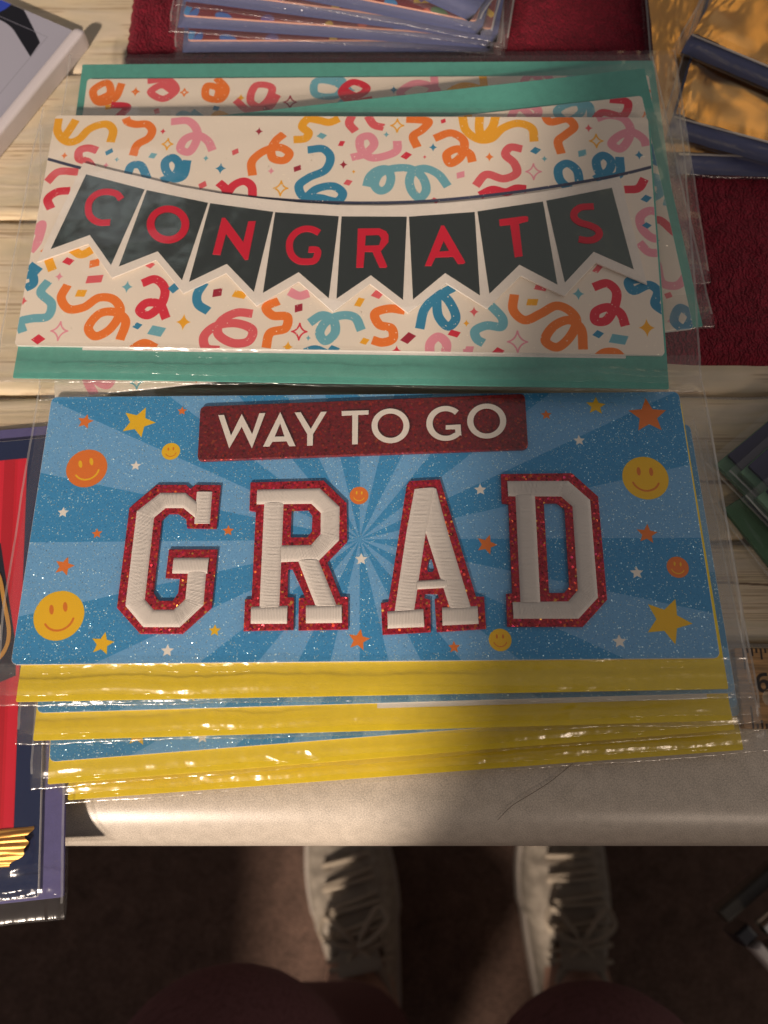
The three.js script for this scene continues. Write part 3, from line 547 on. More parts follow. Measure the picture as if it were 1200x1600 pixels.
const PRINT_G = {st:[["o",-104.35,-39.63,3.16,0.2],
["y",-84.56,-39.17,6.55,0.35],
["o",-68.62,-43.67,1.92,0],
["w",-83.75,-21.58,2.03,0],
["w",-107.83,-3.73,2.15,0],
["o",-94.82,4.31,2.03,-0.1],
["o",-104.77,16.15,3.62,0.25],
["y",-88.44,43.25,4.07,0.15],
["w",-66.43,45.82,2.26,0],
["y",-51.02,39.17,2.15,0],
["o",-48.59,3.68,2.15,0],
["o",-2.4,42.77,3.84,0.2],
["w",-1.56,14.58,2.37,0],
["o",67.43,-40.77,2.15,0],
["y",86.32,-44.32,3.84,0.1],
["o",105.35,-40.01,7.46,0],
["w",78.73,-30.15,2.26,0],
["w",41.28,-11.01,2.37,0],
["o",42.46,9.63,3.84,0.35],
["o",99.2,6.27,3.84,0.15],
["w",93.89,20.33,2.49,0],
["y",102.38,37.22,8.36,0.45],
["o",29.56,45.54,2.15,0],
["w",85.21,44.13,2.49,0]],
sm:[["o",-101.47,-20.74,7.46,-0.25],
["y",-71.41,-27.2,3.39,-0.1],
["y",-104.34,33.52,8.59,-0.2],
["o",-2.38,-9.2,3.39,0.05],
["y",101.29,-15.04,8.36,0.05],
["o",108.34,18.51,3.84,0.1],
["y",45.15,43.21,3.84,0]],
c:[-2.12,7.32],L:[{o:[-75.13,-13.75,-64.62,-13.65,-62.9,-12.07,-61.18,-13.62,-52.12,-13.41,-52.65,3.11,-62.96,2.81,-63.6,-0.56,-66.58,-2.59,-69.97,-2.62,-72.19,-0.05,-72.66,26.11,-70.52,28.91,-65.81,28.96,-64.23,26.19,-64.09,21.14,-69.05,20.9,-68.72,10.58,-51.71,10.74,-52.44,31.48,-61.65,40.29,-75.92,40.15,-84.67,31.18,-84.14,-4.96],
r:[[-60.02,-7.06,-60.21,-0.45,-64.59,-10.88,-64.82,-4.29,-73.7,-10.96,-71.03,-4.34,-81.71,-3.84,-74.56,-0.98,-82.19,30.65,-74.97,28.32,-75.15,38.34,-71.84,31.66,-62.49,38.46,-65.37,31.72,-54.84,30.72,-61.96,28.45,-54.74,19.06,-61.8,19.0],
[-60.79,-10.84,-54.71,-10.78,-60.82,1.33,-54.73,1.39],
[-66.65,13.46,-66.75,19.63,-54.38,13.58,-54.69,19.74]]},
{o:[-41.49,-14.35,-15.17,-14.85,-6.78,-6.08,-6.48,8.4,-13.33,15.77,-8.55,28.02,-5.98,28.23,-5.98,39.33,-22.72,39.54,-22.86,28.45,-20.66,28.28,-25.38,18.16,-26.87,18.15,-26.72,28.04,-24.51,28.24,-24.36,39.34,-41.16,39.55,-41.26,28.65,-38.99,28.67,-39.03,-3.13,-41.34,-3.64],
hole:[-26.44,-3.41,-20.33,-3.56,-18.75,-1.31,-18.8,4.71,-20.45,6.88,-26.49,6.82],
r:[[-38.85,-11.84,-38.82,-5.48,-16.22,-12.13,-19.53,-5.5,-8.83,-4.78,-16.34,-2.22,-8.89,8.04,-16.27,5.4,-16.07,15.58,-19.27,9.12,-29.37,16.04,-29.62,9.22],
[-36.52,-6.23,-28.88,-6.16,-36.49,31.68,-29.03,31.52],
[-23.78,15.2,-16.2,14.73,-17.33,31.34,-9.5,31.34],
[-38.92,31.1,-38.79,37.36,-26.53,30.84,-26.57,37.47],
[-20.33,30.9,-20.17,37.35,-8.12,30.75,-8.05,37.28]]},
{o:[15.98,-14.35,26.85,-14.87,37.68,28.46,40.43,28.48,40.56,39.59,23.88,40.52,23.51,29.26,25.0,28.71,24.67,27.39,20.26,27.35,20.04,28.85,22.04,29.43,21.89,40.5,5.62,41.26,5.16,30.4,7.73,30.05,14.79,-12.9],
hole:[21.91,14.93,23.03,14.94,23.84,18.82,23.25,19.78,21.4,19.76,21.05,18.79],
r:[[17.12,-11.1,25.14,-11.73,15.23,-1.51,23.29,-1.23,13.97,4.89,21.67,4.88,9.4,33.29,16.86,32.99],
[23.98,-11.58,25.51,-11.07,22.15,-1.45,27.7,-1.39,20.54,4.87,29.28,5.03,28.24,32.51,36.12,32.21],
[17.77,22.65,17.69,25.91,27.82,22.06,27.99,25.47],
[7.33,33.2,7.44,39.43,19.54,32.39,19.72,39.0],
[25.92,32.08,25.88,38.51,37.97,31.63,38.01,38.08]]},
{o:[48.92,-16.75,74.61,-16.84,83.19,-7.68,82.38,30.02,73.24,39.18,47.7,38.94,48.06,27.63,50.09,27.46,50.9,-5.11,48.62,-5.54],
hole:[63.38,-5.4,68.17,-5.36,70.85,-3.09,69.97,25.38,67.92,27.63,62.59,27.58],
r:[[50.98,-14.3,50.94,-7.68,73.21,-14.17,69.72,-7.42,80.56,-6.57,73.22,-3.79,79.67,29.43,72.27,26.36,72.18,36.84,68.81,30.08,49.9,36.63,49.97,30.2],
[53.25,-8.39,60.93,-8.32,52.34,30.74,59.83,30.81]]}],
plate:[-61.71,-45.07,59.89,-49.24,59.58,-26.36,-61.2,-22.69],W:[{o:[-54.52,-40.87,-52.42,-40.91,-49.33,-32.41,-45.86,-41.22,-41.59,-32.94,-39.35,-41.46,-37.14,-41.56,-41.42,-27.24,-45.58,-36.01,-49.68,-27.32]},
{o:[-31.62,-41.88,-25.56,-27.98,-27.85,-27.94,-28.9,-29.99,-34.02,-29.8,-35.03,-27.95,-37.37,-27.92],
hole:[-31.45,-37.28,-29.73,-31.92,-33.28,-31.83]},
{o:[-26.25,-41.64,-24.04,-41.75,-20.11,-34.85,-16.57,-41.8,-14.35,-41.9,-19.24,-32.73,-19.25,-28.16,-21.32,-28.12,-21.38,-32.75]},
{o:[-8.82,-42.09,1.2,-42.31,1.14,-40.58,-2.72,-40.43,-2.81,-28.54,-4.88,-28.5,-4.88,-40.33,-8.75,-40.12]},
{o:[16.21,-35.78,16.1,-34.65,15.81,-33.56,15.35,-32.52,14.73,-31.58,13.98,-30.74,13.1,-30.04,12.12,-29.49,11.08,-29.1,9.98,-28.89,8.87,-28.86,7.76,-29.0,6.69,-29.32,5.69,-29.81,4.78,-30.46,3.98,-31.24,3.31,-32.15,2.79,-33.15,2.44,-34.23,2.27,-35.35,2.27,-36.49,2.46,-37.61,2.82,-38.69,3.35,-39.7,4.03,-40.61,4.85,-41.4,5.79,-42.04,6.82,-42.53,7.91,-42.84,9.03,-42.97,10.16,-42.91,11.27,-42.67,12.32,-42.25,13.3,-41.66,14.16,-40.93,14.89,-40.06,15.48,-39.09,15.9,-38.03,16.14,-36.92],
hole:[14.01,-35.87,13.94,-35.07,13.74,-34.29,13.43,-33.56,13.0,-32.89,12.49,-32.29,11.88,-31.8,11.22,-31.4,10.5,-31.13,9.74,-30.98,8.98,-30.95,8.22,-31.06,7.49,-31.28,6.8,-31.63,6.17,-32.09,5.62,-32.65,5.17,-33.29,4.82,-34.0,4.58,-34.76,4.46,-35.55,4.47,-36.36,4.59,-37.15,4.84,-37.91,5.21,-38.63,5.68,-39.27,6.24,-39.83,6.88,-40.28,7.58,-40.62,8.33,-40.84,9.1,-40.93,9.87,-40.89,10.63,-40.72,11.35,-40.43,12.01,-40.01,12.6,-39.5,13.1,-38.88,13.51,-38.2,13.8,-37.45,13.97,-36.67]},
{o:[34.62,-41.92,33.78,-42.6,32.84,-43.14,31.83,-43.53,30.77,-43.76,29.67,-43.83,28.58,-43.73,27.51,-43.46,26.49,-43.03,25.54,-42.46,24.69,-41.75,23.96,-40.92,23.35,-40.0,22.9,-39.0,22.6,-37.95,22.46,-36.87,22.48,-35.79,22.67,-34.73,23.02,-33.71,23.52,-32.77,24.16,-31.91,24.92,-31.17,25.79,-30.55,26.74,-30.07,27.76,-29.75,28.82,-29.58,29.9,-29.57,30.97,-29.72,32.01,-30.03,33.0,-30.5,33.91,-31.1,34.72,-31.83,35.17,-31.6,35.09,-36.15,29.58,-35.9,29.51,-34.14,32.98,-34.22,33.03,-32.77,32.56,-32.74,31.87,-32.25,31.11,-31.89,30.31,-31.67,29.48,-31.6,28.66,-31.67,27.87,-31.88,27.13,-32.23,26.46,-32.72,25.88,-33.31,25.41,-34.01,25.06,-34.78,24.84,-35.6,24.76,-36.46,24.82,-37.33,25.03,-38.18,25.36,-38.98,25.83,-39.72,26.4,-40.36,27.07,-40.9,27.82,-41.31,28.62,-41.59,29.44,-41.71,30.28,-41.69,31.09,-41.52,31.86,-41.21,32.56,-40.76,33.18,-40.19]},
{o:[52.01,-37.39,51.84,-36.25,51.5,-35.14,50.98,-34.09,50.3,-33.13,49.48,-32.29,48.54,-31.58,47.51,-31.02,46.41,-30.63,45.27,-30.41,44.12,-30.38,42.98,-30.53,41.89,-30.85,40.87,-31.35,39.96,-32.0,39.16,-32.8,38.51,-33.72,38.02,-34.73,37.71,-35.82,37.57,-36.96,37.62,-38.11,37.86,-39.25,38.28,-40.34,38.87,-41.36,39.62,-42.28,40.5,-43.08,41.5,-43.74,42.58,-44.23,43.72,-44.54,44.89,-44.67,46.06,-44.62,47.19,-44.37,48.27,-43.95,49.24,-43.35,50.11,-42.61,50.83,-41.73,51.39,-40.74,51.78,-39.67,51.99,-38.54],
hole:[49.75,-37.42,49.64,-36.59,49.4,-35.79,49.04,-35.04,48.57,-34.35,48.01,-33.74,47.37,-33.23,46.65,-32.83,45.9,-32.55,45.11,-32.39,44.32,-32.36,43.53,-32.47,42.78,-32.71,42.08,-33.06,41.46,-33.53,40.91,-34.11,40.47,-34.77,40.13,-35.5,39.92,-36.28,39.83,-37.1,39.87,-37.92,40.04,-38.74,40.33,-39.52,40.74,-40.26,41.25,-40.92,41.86,-41.49,42.54,-41.96,43.29,-42.31,44.07,-42.53,44.87,-42.63,45.67,-42.59,46.45,-42.41,47.18,-42.11,47.86,-41.68,48.45,-41.15,48.94,-40.52,49.33,-39.81,49.59,-39.05,49.74,-38.24]}]};

// ------------------------------------------------------------------ the prints
function printCanvas(w, d, px) { const c = document.createElement('canvas'); c.width = px; c.height = Math.round(px * d / w); const x = c.getContext('2d'); x.scale(px / w, px / w); x.translate(w / 2, d / 2); return [c, x, w / px]; }   // drawing in millimetres from the middle
function spline(x, a) {
  const p = []; for (let i = 0; i < a.length; i += 2) p.push(new THREE.Vector3(a[i], a[i + 1], 0));
  const q = p.length > 2 ? new THREE.CatmullRomCurve3(p, false, 'centripetal').getPoints(p.length * 8) : p;
  x.beginPath(); q.forEach((v, i) => (i ? x.lineTo(v.x, v.y) : x.moveTo(v.x, v.y))); x.stroke();
}
function star(x, cx, cy, r, n, inner, rot, round = 0) {
  x.beginPath();
  for (let i = 0; i < n * 2; i++) { const R = i % 2 ? r * inner : r, a = rot - Math.PI / 2 + i * Math.PI / n; x[i ? 'lineTo' : 'moveTo'](cx + R * Math.cos(a), cy + R * Math.sin(a)); }
  x.closePath();
}
const INK = { O: '#ef7d2c', Y: '#f2ac22', R: '#d92b42', K: '#df5f66', P: '#e896a6', T: '#2f86ad', L: '#6fb0c0', D: '#a01a34' };
function sparkStar(x, [col, cx, cy, r, open]) {   // four-pointed, waisted
  x.beginPath(); x.moveTo(cx, cy - r);
  const k = 0.16 * r; for (const [ax, ay, bx, by] of [[k, -k, r * 0.82, 0], [k, k, 0, r], [-k, k, -r * 0.82, 0], [-k, -k, 0, -r]]) x.quadraticCurveTo(cx + ax, cy + ay, cx + bx, cy + by);
  x.closePath(); if (open) { x.strokeStyle = INK[col]; x.lineWidth = 0.62; x.lineJoin = 'round'; x.stroke(); } else { x.fillStyle = INK[col]; x.fill(); }
}
const CW = 244, CD = 106;
function confetti(draw) {
  const [c, x, mm] = printCanvas(CW, CD, 2048); x.fillStyle = '#ece1d2'; x.fillRect(-CW / 2, -CD / 2, CW, CD); x.lineCap = 'butt'; x.lineJoin = 'round';
  draw(x);
  return glitter(c, mm, { density: 0.11, size: [0.22, 0.5], keep: () => true, tint: (q, r, g, b) => (q < 0.5 ? [r * 0.5 + 128, g * 0.5 + 124, b * 0.5 + 116] : [255, 244, 226]), tilt: 0.66, metal: 0.75 });
}
const confettiPrint = confetti((x) => {
  for (const [col, a] of PRINT_C.sq) { x.strokeStyle = INK[col]; x.lineWidth = 3.55; spline(x, a); }
  for (const [col, cx, cy, w, h, t] of PRINT_C.rects) { x.save(); x.translate(cx, cy); x.rotate(t); x.transform(1, 0, -0.25, 1, 0, 0); x.fillStyle = INK[col]; x.fillRect(-w / 2, -h / 2, w, h); x.restore(); }
  for (const s of PRINT_C.stars) sparkStar(x, s);
  x.strokeStyle = '#39405a'; x.lineWidth = 1.35; spline(x, PRINT_C.string);
});
// the same paper on the two cards beneath, cut from another stretch of the pattern
const confettiBelow = confetti((x) => {
  const cols = 'OYRKPTL'; seed = 4242;
  const loops = [[0, 0, -4, 6, 2, 10, 8, 3, 5, -5, -1, 0, 3, 9, 12, 12], [0, 0, 6, -4, 9, 2, 2, 7, 3, 12, 9, 14], [0, 0, 4, 8, 9, 1, 14, 8, 18, 2], [0, 0, 5, -6, 11, -2, 8, 6, 2, 4, 5, -3, 12, -6, 17, 0], [0, 6, 2, -2, 8, -4, 11, 2, 6, 6, 4, 1, 9, -3]];
  for (let j = 0; j < 6; j++) for (let i = 0; i < 11; i++) {
    const cx = -116 + i * 22.5 + (j % 2) * 10 + rnd() * 5, cy = -50 + j * 19 + rnd() * 5, L = loops[Math.floor(rnd() * 5)], a = rnd() * 6.3, k = 0.9 + 0.25 * rnd();
    const q = []; for (let m = 0; m < L.length; m += 2) q.push(cx + k * ((L[m] - 6) * Math.cos(a) - (L[m + 1] - 4) * Math.sin(a)), cy + k * ((L[m] - 6) * Math.sin(a) + (L[m + 1] - 4) * Math.cos(a)));
    x.strokeStyle = INK[cols[(i * 3 + j * 2 + Math.floor(rnd() * 2)) % 7]]; x.lineWidth = 3.4; spline(x, q);
    sparkStar(x, ['YOTPKLD'[Math.floor(rnd() * 7)], cx + 12 + 2 * rnd(), cy + 8 * rnd(), 1.6 + 1.8 * rnd(), rnd() < 0.3]);
    x.fillStyle = INK['TKDLYR'[Math.floor(rnd() * 6)]]; x.save(); x.translate(cx + 3 * rnd(), cy + 11); x.rotate(rnd() * 3); x.fillRect(-1.3, -1.1, 2.6, 2.2); x.restore();
  }
});
const GW = 236.4, GD = 100.1;
const gradPrint = (() => {
  const [c, x, mm] = printCanvas(GW, GD, 2048), [sx, sy] = PRINT_G.c;
  for (let k = 0; k < 28; k++) { x.fillStyle = k % 2 ? '#70aee0' : '#3a93cc'; x.beginPath(); x.moveTo(sx, sy); x.lineTo(sx + 300 * Math.cos(k * Math.PI / 14), sy + 300 * Math.sin(k * Math.PI / 14)); x.lineTo(sx + 300 * Math.cos((k + 1.02) * Math.PI / 14), sy + 300 * Math.sin((k + 1.02) * Math.PI / 14)); x.fill(); }
  const ink = { o: '#e97a2a', y: '#f3c015', w: '#f6efe4' };
  for (const [col, cx, cy, r, rot] of PRINT_G.st) { star(x, cx, cy, r, 5, 0.46, rot); x.fillStyle = ink[col]; x.fill(); }
  for (const [col, cx, cy, r, rot] of PRINT_G.sm) {
    x.save(); x.translate(cx, cy); x.rotate(rot); x.fillStyle = ink[col]; x.beginPath(); x.arc(0, 0, r, 0, 7); x.fill();
    const f = col === 'o' ? '#f6c21c' : '#dd7a1c'; x.fillStyle = x.strokeStyle = f;
    for (const s of [-1, 1]) { x.beginPath(); x.ellipse(s * 0.27 * r, -0.3 * r, 0.09 * r, 0.2 * r, 0, 0, 7); x.fill(); }
    x.lineWidth = 0.085 * r; x.lineCap = 'round'; x.beginPath(); x.arc(0, 0, 0.6 * r, 0.13 * Math.PI, 0.87 * Math.PI); x.stroke(); x.restore();
  }
  return glitter(c, mm, { density: 6.5, size: [0.12, 0.36], keep: (r, g, b) => b > r + 20, tint: (q, r, g, b) => (q < 0.72 ? [r * (0.82 + 0.4 * q), g * (0.86 + 0.3 * q), b * (0.9 + 0.2 * q)] : q < 0.93 ? [r * 0.7 + 70, g * 0.7 + 76, b * 0.7 + 76] : [206, 240, 250]), tilt: 0.62, metal: 0.8 });
})();

// ------------------------------------------------------------------ card packages
const envelopeOf = (parent, x0, z0, x1, z1, mat, y0 = 0.12, h = 0.5) => part('envelope', slab(roundRect(x0, z0, x1, z1, 0.6), y0, h, { bevel: 0.12 }), mat, parent);
const below = (card, env, zf) => (x, z) => lerp(card, env, smoothstep(z, zf, zf + 4));

// the satin-stitch face of a letter: ribs of thread laid across each stroke between its two rails
function stitched(strokes) {
  const gs = [];
  strokes.forEach((a, si) => {
    const pairs = []; for (let i = 0; i < a.length; i += 4) pairs.push([a[i], a[i + 1], a[i + 2], a[i + 3]]);
    const ribs = [];
    for (let k = 0; k + 1 < pairs.length; k++) {
      const p = pairs[k], q = pairs[k + 1], L = Math.max(Math.hypot(q[0] - p[0], q[1] - p[1]), Math.hypot(q[2] - p[2], q[3] - p[3])), n = Math.max(2, Math.round(L / 0.52));
      for (let i = 0; i < n + (k + 2 === pairs.length ? 1 : 0); i++) ribs.push(p.map((v, m) => lerp(v, q[m], i / n)));
    }
    const nu = (ribs.length - 1) * 4, nv = 8;
    gs.push(grid(nv, nu, (v, u) => {
      const s = u * (ribs.length - 1), i = Math.min(ribs.length - 2, Math.floor(s)), f = s - i, r = ribs[i].map((w, m) => lerp(w, ribs[i + 1][m], f));
      const groove = Math.abs(Math.sin(s * Math.PI)), jit = 0.7 + 0.6 * Math.abs(n2(Math.floor(s + 0.5) * 3.7, si * 5));
      const dome = Math.sqrt(Math.max(0, 1 - Math.abs(2 * v - 1) ** 3.2));
      return [lerp(r[0], r[2], v) * MM, (2.1 + 0.035 * si + 0.62 * dome + 0.15 * jit * groove ** 0.65 * dome) * MM, lerp(r[1], r[3], v) * MM];
    }));
  });
  return mergeGeometries(gs.map((g) => g.toNonIndexed()));
}
function gradPackage(label, at, rot, { full = true, env, slide = 0, down = 0, skew = 0, slip = null, flapLine = 11.5, creases = [], s = 1, right = 10, left = 4.5 }) {
  const t = thing('greeting_card_package', label, 'greeting card', at, rot, 'GRAD card packages fanned in one stack');
  const hw = GW / 2, hd = GD / 2, [ex0, ez0, ex1, ez1] = env;
  const ev = envelopeOf(t, ex0, ez0, ex1, ez1, M.yellow); ev.rotation.y = skew; ev.position.z = skew * ex0 * MM;
  part('card', slab(roundRect(-hw + slide, -hd + down, hw + slide, hd + down, 2.2), 0.66, 0.84, { bevel: 0.1, uv: [-hw + slide, -hd + down, hw + slide, hd + down] }), [gradPrint, M.plainWhite], t);
  if (slip) part('paper_slip', slab(roundRect(...slip, 0.3), 0.63, 0.025), M.plainWhite, t, 'white paper slip showing under the card edge');
  if (full) {
    const [ax, az, bx, bz, cx, cz, dx, dz] = PRINT_G.plate, P = [[ax, az], [bx, bz], [cx, cz], [dx, dz]], sh = new THREE.Shape(), r = 2.2;
    P.forEach((p, i) => { const a = P[(i + 3) % 4], b = P[(i + 1) % 4], to = (q) => { const L = Math.hypot(q[0] - p[0], q[1] - p[1]); return [p[0] + (q[0] - p[0]) / L * r, p[1] + (q[1] - p[1]) / L * r]; }, u = to(a), v = to(b); if (i) sh.lineTo(u[0] * MM, -u[1] * MM); else sh.moveTo(u[0] * MM, -u[1] * MM); sh.quadraticCurveTo(p[0] * MM, -p[1] * MM, v[0] * MM, -v[1] * MM); });
    sh.closePath();
    const plate = part('title_plate', slab(sh, 1.5, 1.3, { bevel: 0.55, seg: 5 }), holoGloss, t, 'dark red glitter plate lettered WAY TO GO');
    for (const L of PRINT_G.W) part('letter', slab(L.hole ? shapeOf(L.o, L.hole) : shapeOf(L.o), 3.36, 0.06), M.white, plate);
    for (const L of PRINT_G.L) {
      const b = part('foam_letter', slab(L.hole ? shapeOf(L.o, L.hole) : shapeOf(L.o), 1.5, 0.85, { bevel: 0.14 }), holoFoil, t);
      part('stitched_face', stitched(L.r), satin, b);
    }
  }
  const lift = full ? (x, z) => 2.1 * (1 - smoothstep(Math.max(z - 30, -47 - z, 0), 0, 17)) : () => 0;
  sleeve(t, { x0: Math.min(-hw, ex0) - left, x1: Math.max(hw, ex1) + right, z0: -hd - 4, z1: ez1 + 1.3, c: [Math.min(-hw + slide, ex0), -hd, Math.max(hw + slide, ex1), ez1], top: 0, s, nx: 150, nz: 72, creases, flap: flapLine, puff: 1.2, lift: (x, z) => lift(x, z) + below(1.55, 0.75, hd + down)(x, z) });
  return t;
}
const EZ = 62;
const G1 = [-0.0065, 0.760 - 0.0015, -0.0772];
gradPackage('topmost GRAD card with WAY TO GO plate and raised letters, yellow envelope behind', G1, [0.0093, -0.0486, 0.0001], { env: [-115.6, -44, 119.2, EZ], skew: 0.0085, s: 1, right: 8 });
gradPackage('second GRAD card of the fan, white paper slip showing between blue strip and yellow edge', [-0.0018, 0.7516, -0.0668], [0.028, -0.030, 0], { full: false, env: [-117.2, -44, 117.3, 61.5], s: 2.3, down: 2.6, slide: 1.5, slip: [-2, 50.6, 110, 54.2], creases: [[60, 56, 66, 55, 0.7, 1.1]], right: 9 });
gradPackage('third GRAD card of the fan, tilted, blue glitter wedge showing at its left end', [-0.0011, 0.7459, -0.0582], [0.0759, -0.016, 0], { full: false, env: [-117.2, -44, 117.3, 61.5], slide: 1.5, down: 4.3, s: 3.7, creases: [[-30, 56, -22, 60, 0.8, 1.2], [-44, 57, -30, 60, 0.7, 1.0]], right: 8 });
gradPackage('lowest GRAD card of the fan, just its tilted yellow envelope showing above the rim', [0.0042, 0.7404, -0.0522], [0.0703, 0, 0], { full: false, env: [-117.2, -44, 117.3, 61.5], s: 5.1, creases: [[-78, 50, -66, 57, 1.3, 1.6], [-62, 55, -50, 52, 0.8, 1.2], [40, 54, 47, 51.5, 0.8, 1.2]], right: 8 });

const foilMirror = phys({ color: lin(0.19, 0.225, 0.205), metalness: 1, roughness: 0.2, bumpMap: per(data(256, 256, (x, y) => { const v = NOISE[y * 256 + x]; return [v, v, v]; }), 0.3), bumpScale: 0.0006 });
const redFoil = phys({ color: lin(0.62, 0.002, 0.03), roughness: 0.5, clearcoat: 0.15, clearcoatRoughness: 0.4 });
function strokeShape(a, w) {   // an outline of width w (mm) round an open or closed line of points
  const p = []; for (let i = 0; i < a.length; i += 2) p.push(new THREE.Vector3(a[i], a[i + 1], 0));
  const closed = p[0].distanceTo(p[p.length - 1]) < 0.2; if (closed) p.pop();
  const c = new THREE.CatmullRomCurve3(p, closed, 'centripetal'), n = p.length * 4, L = [], R = [];
  for (let i = 0; i < n + (closed ? 0 : 1); i++) { const q = c.getPoint(i / n), d = c.getTangent(i / n); L.push(q.x - d.y * w / 2, q.y + d.x * w / 2); R.push(q.x + d.y * w / 2, q.y - d.x * w / 2); }
  if (closed) { const outer = Math.abs(THREE.ShapeUtils.area(V(L))) > Math.abs(THREE.ShapeUtils.area(V(R))); return outer ? shapeOf(L, R) : shapeOf(R, L); }
  const back = []; for (let i = R.length - 2; i >= 0; i -= 2) back.push(R[i], R[i + 1]);
  return shapeOf([...L, ...back]);
}
function congratsPackage(label, at, rot, { full, env, print, s, left = 6, right = 13, back = 4 }) {
  const t = thing('greeting_card_package', label, 'greeting card', at, rot, 'CONGRATS card packages in one stack');
  const hw = CW / 2, hd = CD / 2;
  envelopeOf(t, ...env, M.teal);
  part('card', slab(roundRect(-hw, -hd, hw, hd, 1.6), 0.66, 0.84, { bevel: 0.1, uv: [-hw, -hd, hw, hd] }), [print, M.plainWhite], t);
  if (full) part('paper_slip', slab(roundRect(-96, 49, 108, 54.1, 0.3), 0.63, 0.03), M.plainWhite, t, 'white paper slip just showing under the card edge');
  if (full) {
    const b = part('banner', slab(shapeOf(PRINT_C.base), 2.05, 0.6, { bevel: 0.12 }), M.white, t, 'white die-cut banner of eight pennants');
    for (const [x, z] of [[-70, -6], [0, 4], [70, -8]]) part('foam_pad', slab(roundRect(x - 6, z - 3, x + 6, z + 3, 1), 1.5, 0.54), M.white, t);
    for (const f of PRINT_C.flags) part('foil_pennant', slab(shapeOf(f), 2.652, 0.05), foilMirror, b);
    for (const [ch, kind, w, a, hole] of PRINT_C.let) part('letter', slab(kind === 's' ? strokeShape(a, w) : hole ? shapeOf(a, hole) : shapeOf(a), 2.705, 0.22, { bevel: 0.09 }), redFoil, b);
  }
  sleeve(t, { x0: -hw - left, x1: hw + right, z0: Math.min(env[1], -hd) - back, z1: env[3] + 1.3, c: [Math.min(-hw, env[0]), Math.min(env[1], -hd), Math.max(hw, env[2]), env[3]], top: 0, s, nx: 150, nz: 72, flap: 12, puff: 1.1,
    lift: (x, z) => (full ? 1.1 * (1 - smoothstep(Math.max(z - 26, -34 - z, 0), 0, 16)) : 0) + below(1.55, 0.75, hd)(x, z) });
  return t;
}
congratsPackage('topmost CONGRATS card with pennant banner on confetti print, teal envelope behind', [-0.0168, 0.766 - 0.0015, -0.1949], [-0.0328, 0.0256, 0.03], { full: true, env: [-121, -50, 123, 66], print: confettiPrint, s: 11.2 });
congratsPackage('middle CONGRATS card turned askew, its corner peeping out at lower left and right', [-0.0094, 0.7605, -0.1918], [0.105, 0.05, 0.035], { full: false, env: [-120, -67, 126, 52], print: confettiBelow, s: 13.4, right: 8 });
congratsPackage('lowest CONGRATS card of its stack, teal envelope showing along its whole back edge', [-0.0064, 0.756, -0.2256], [0.0085, 0, 0], { full: false, env: [-125.4, -62, 125.4, 50], print: confettiBelow, s: 17.1, left: 9 });

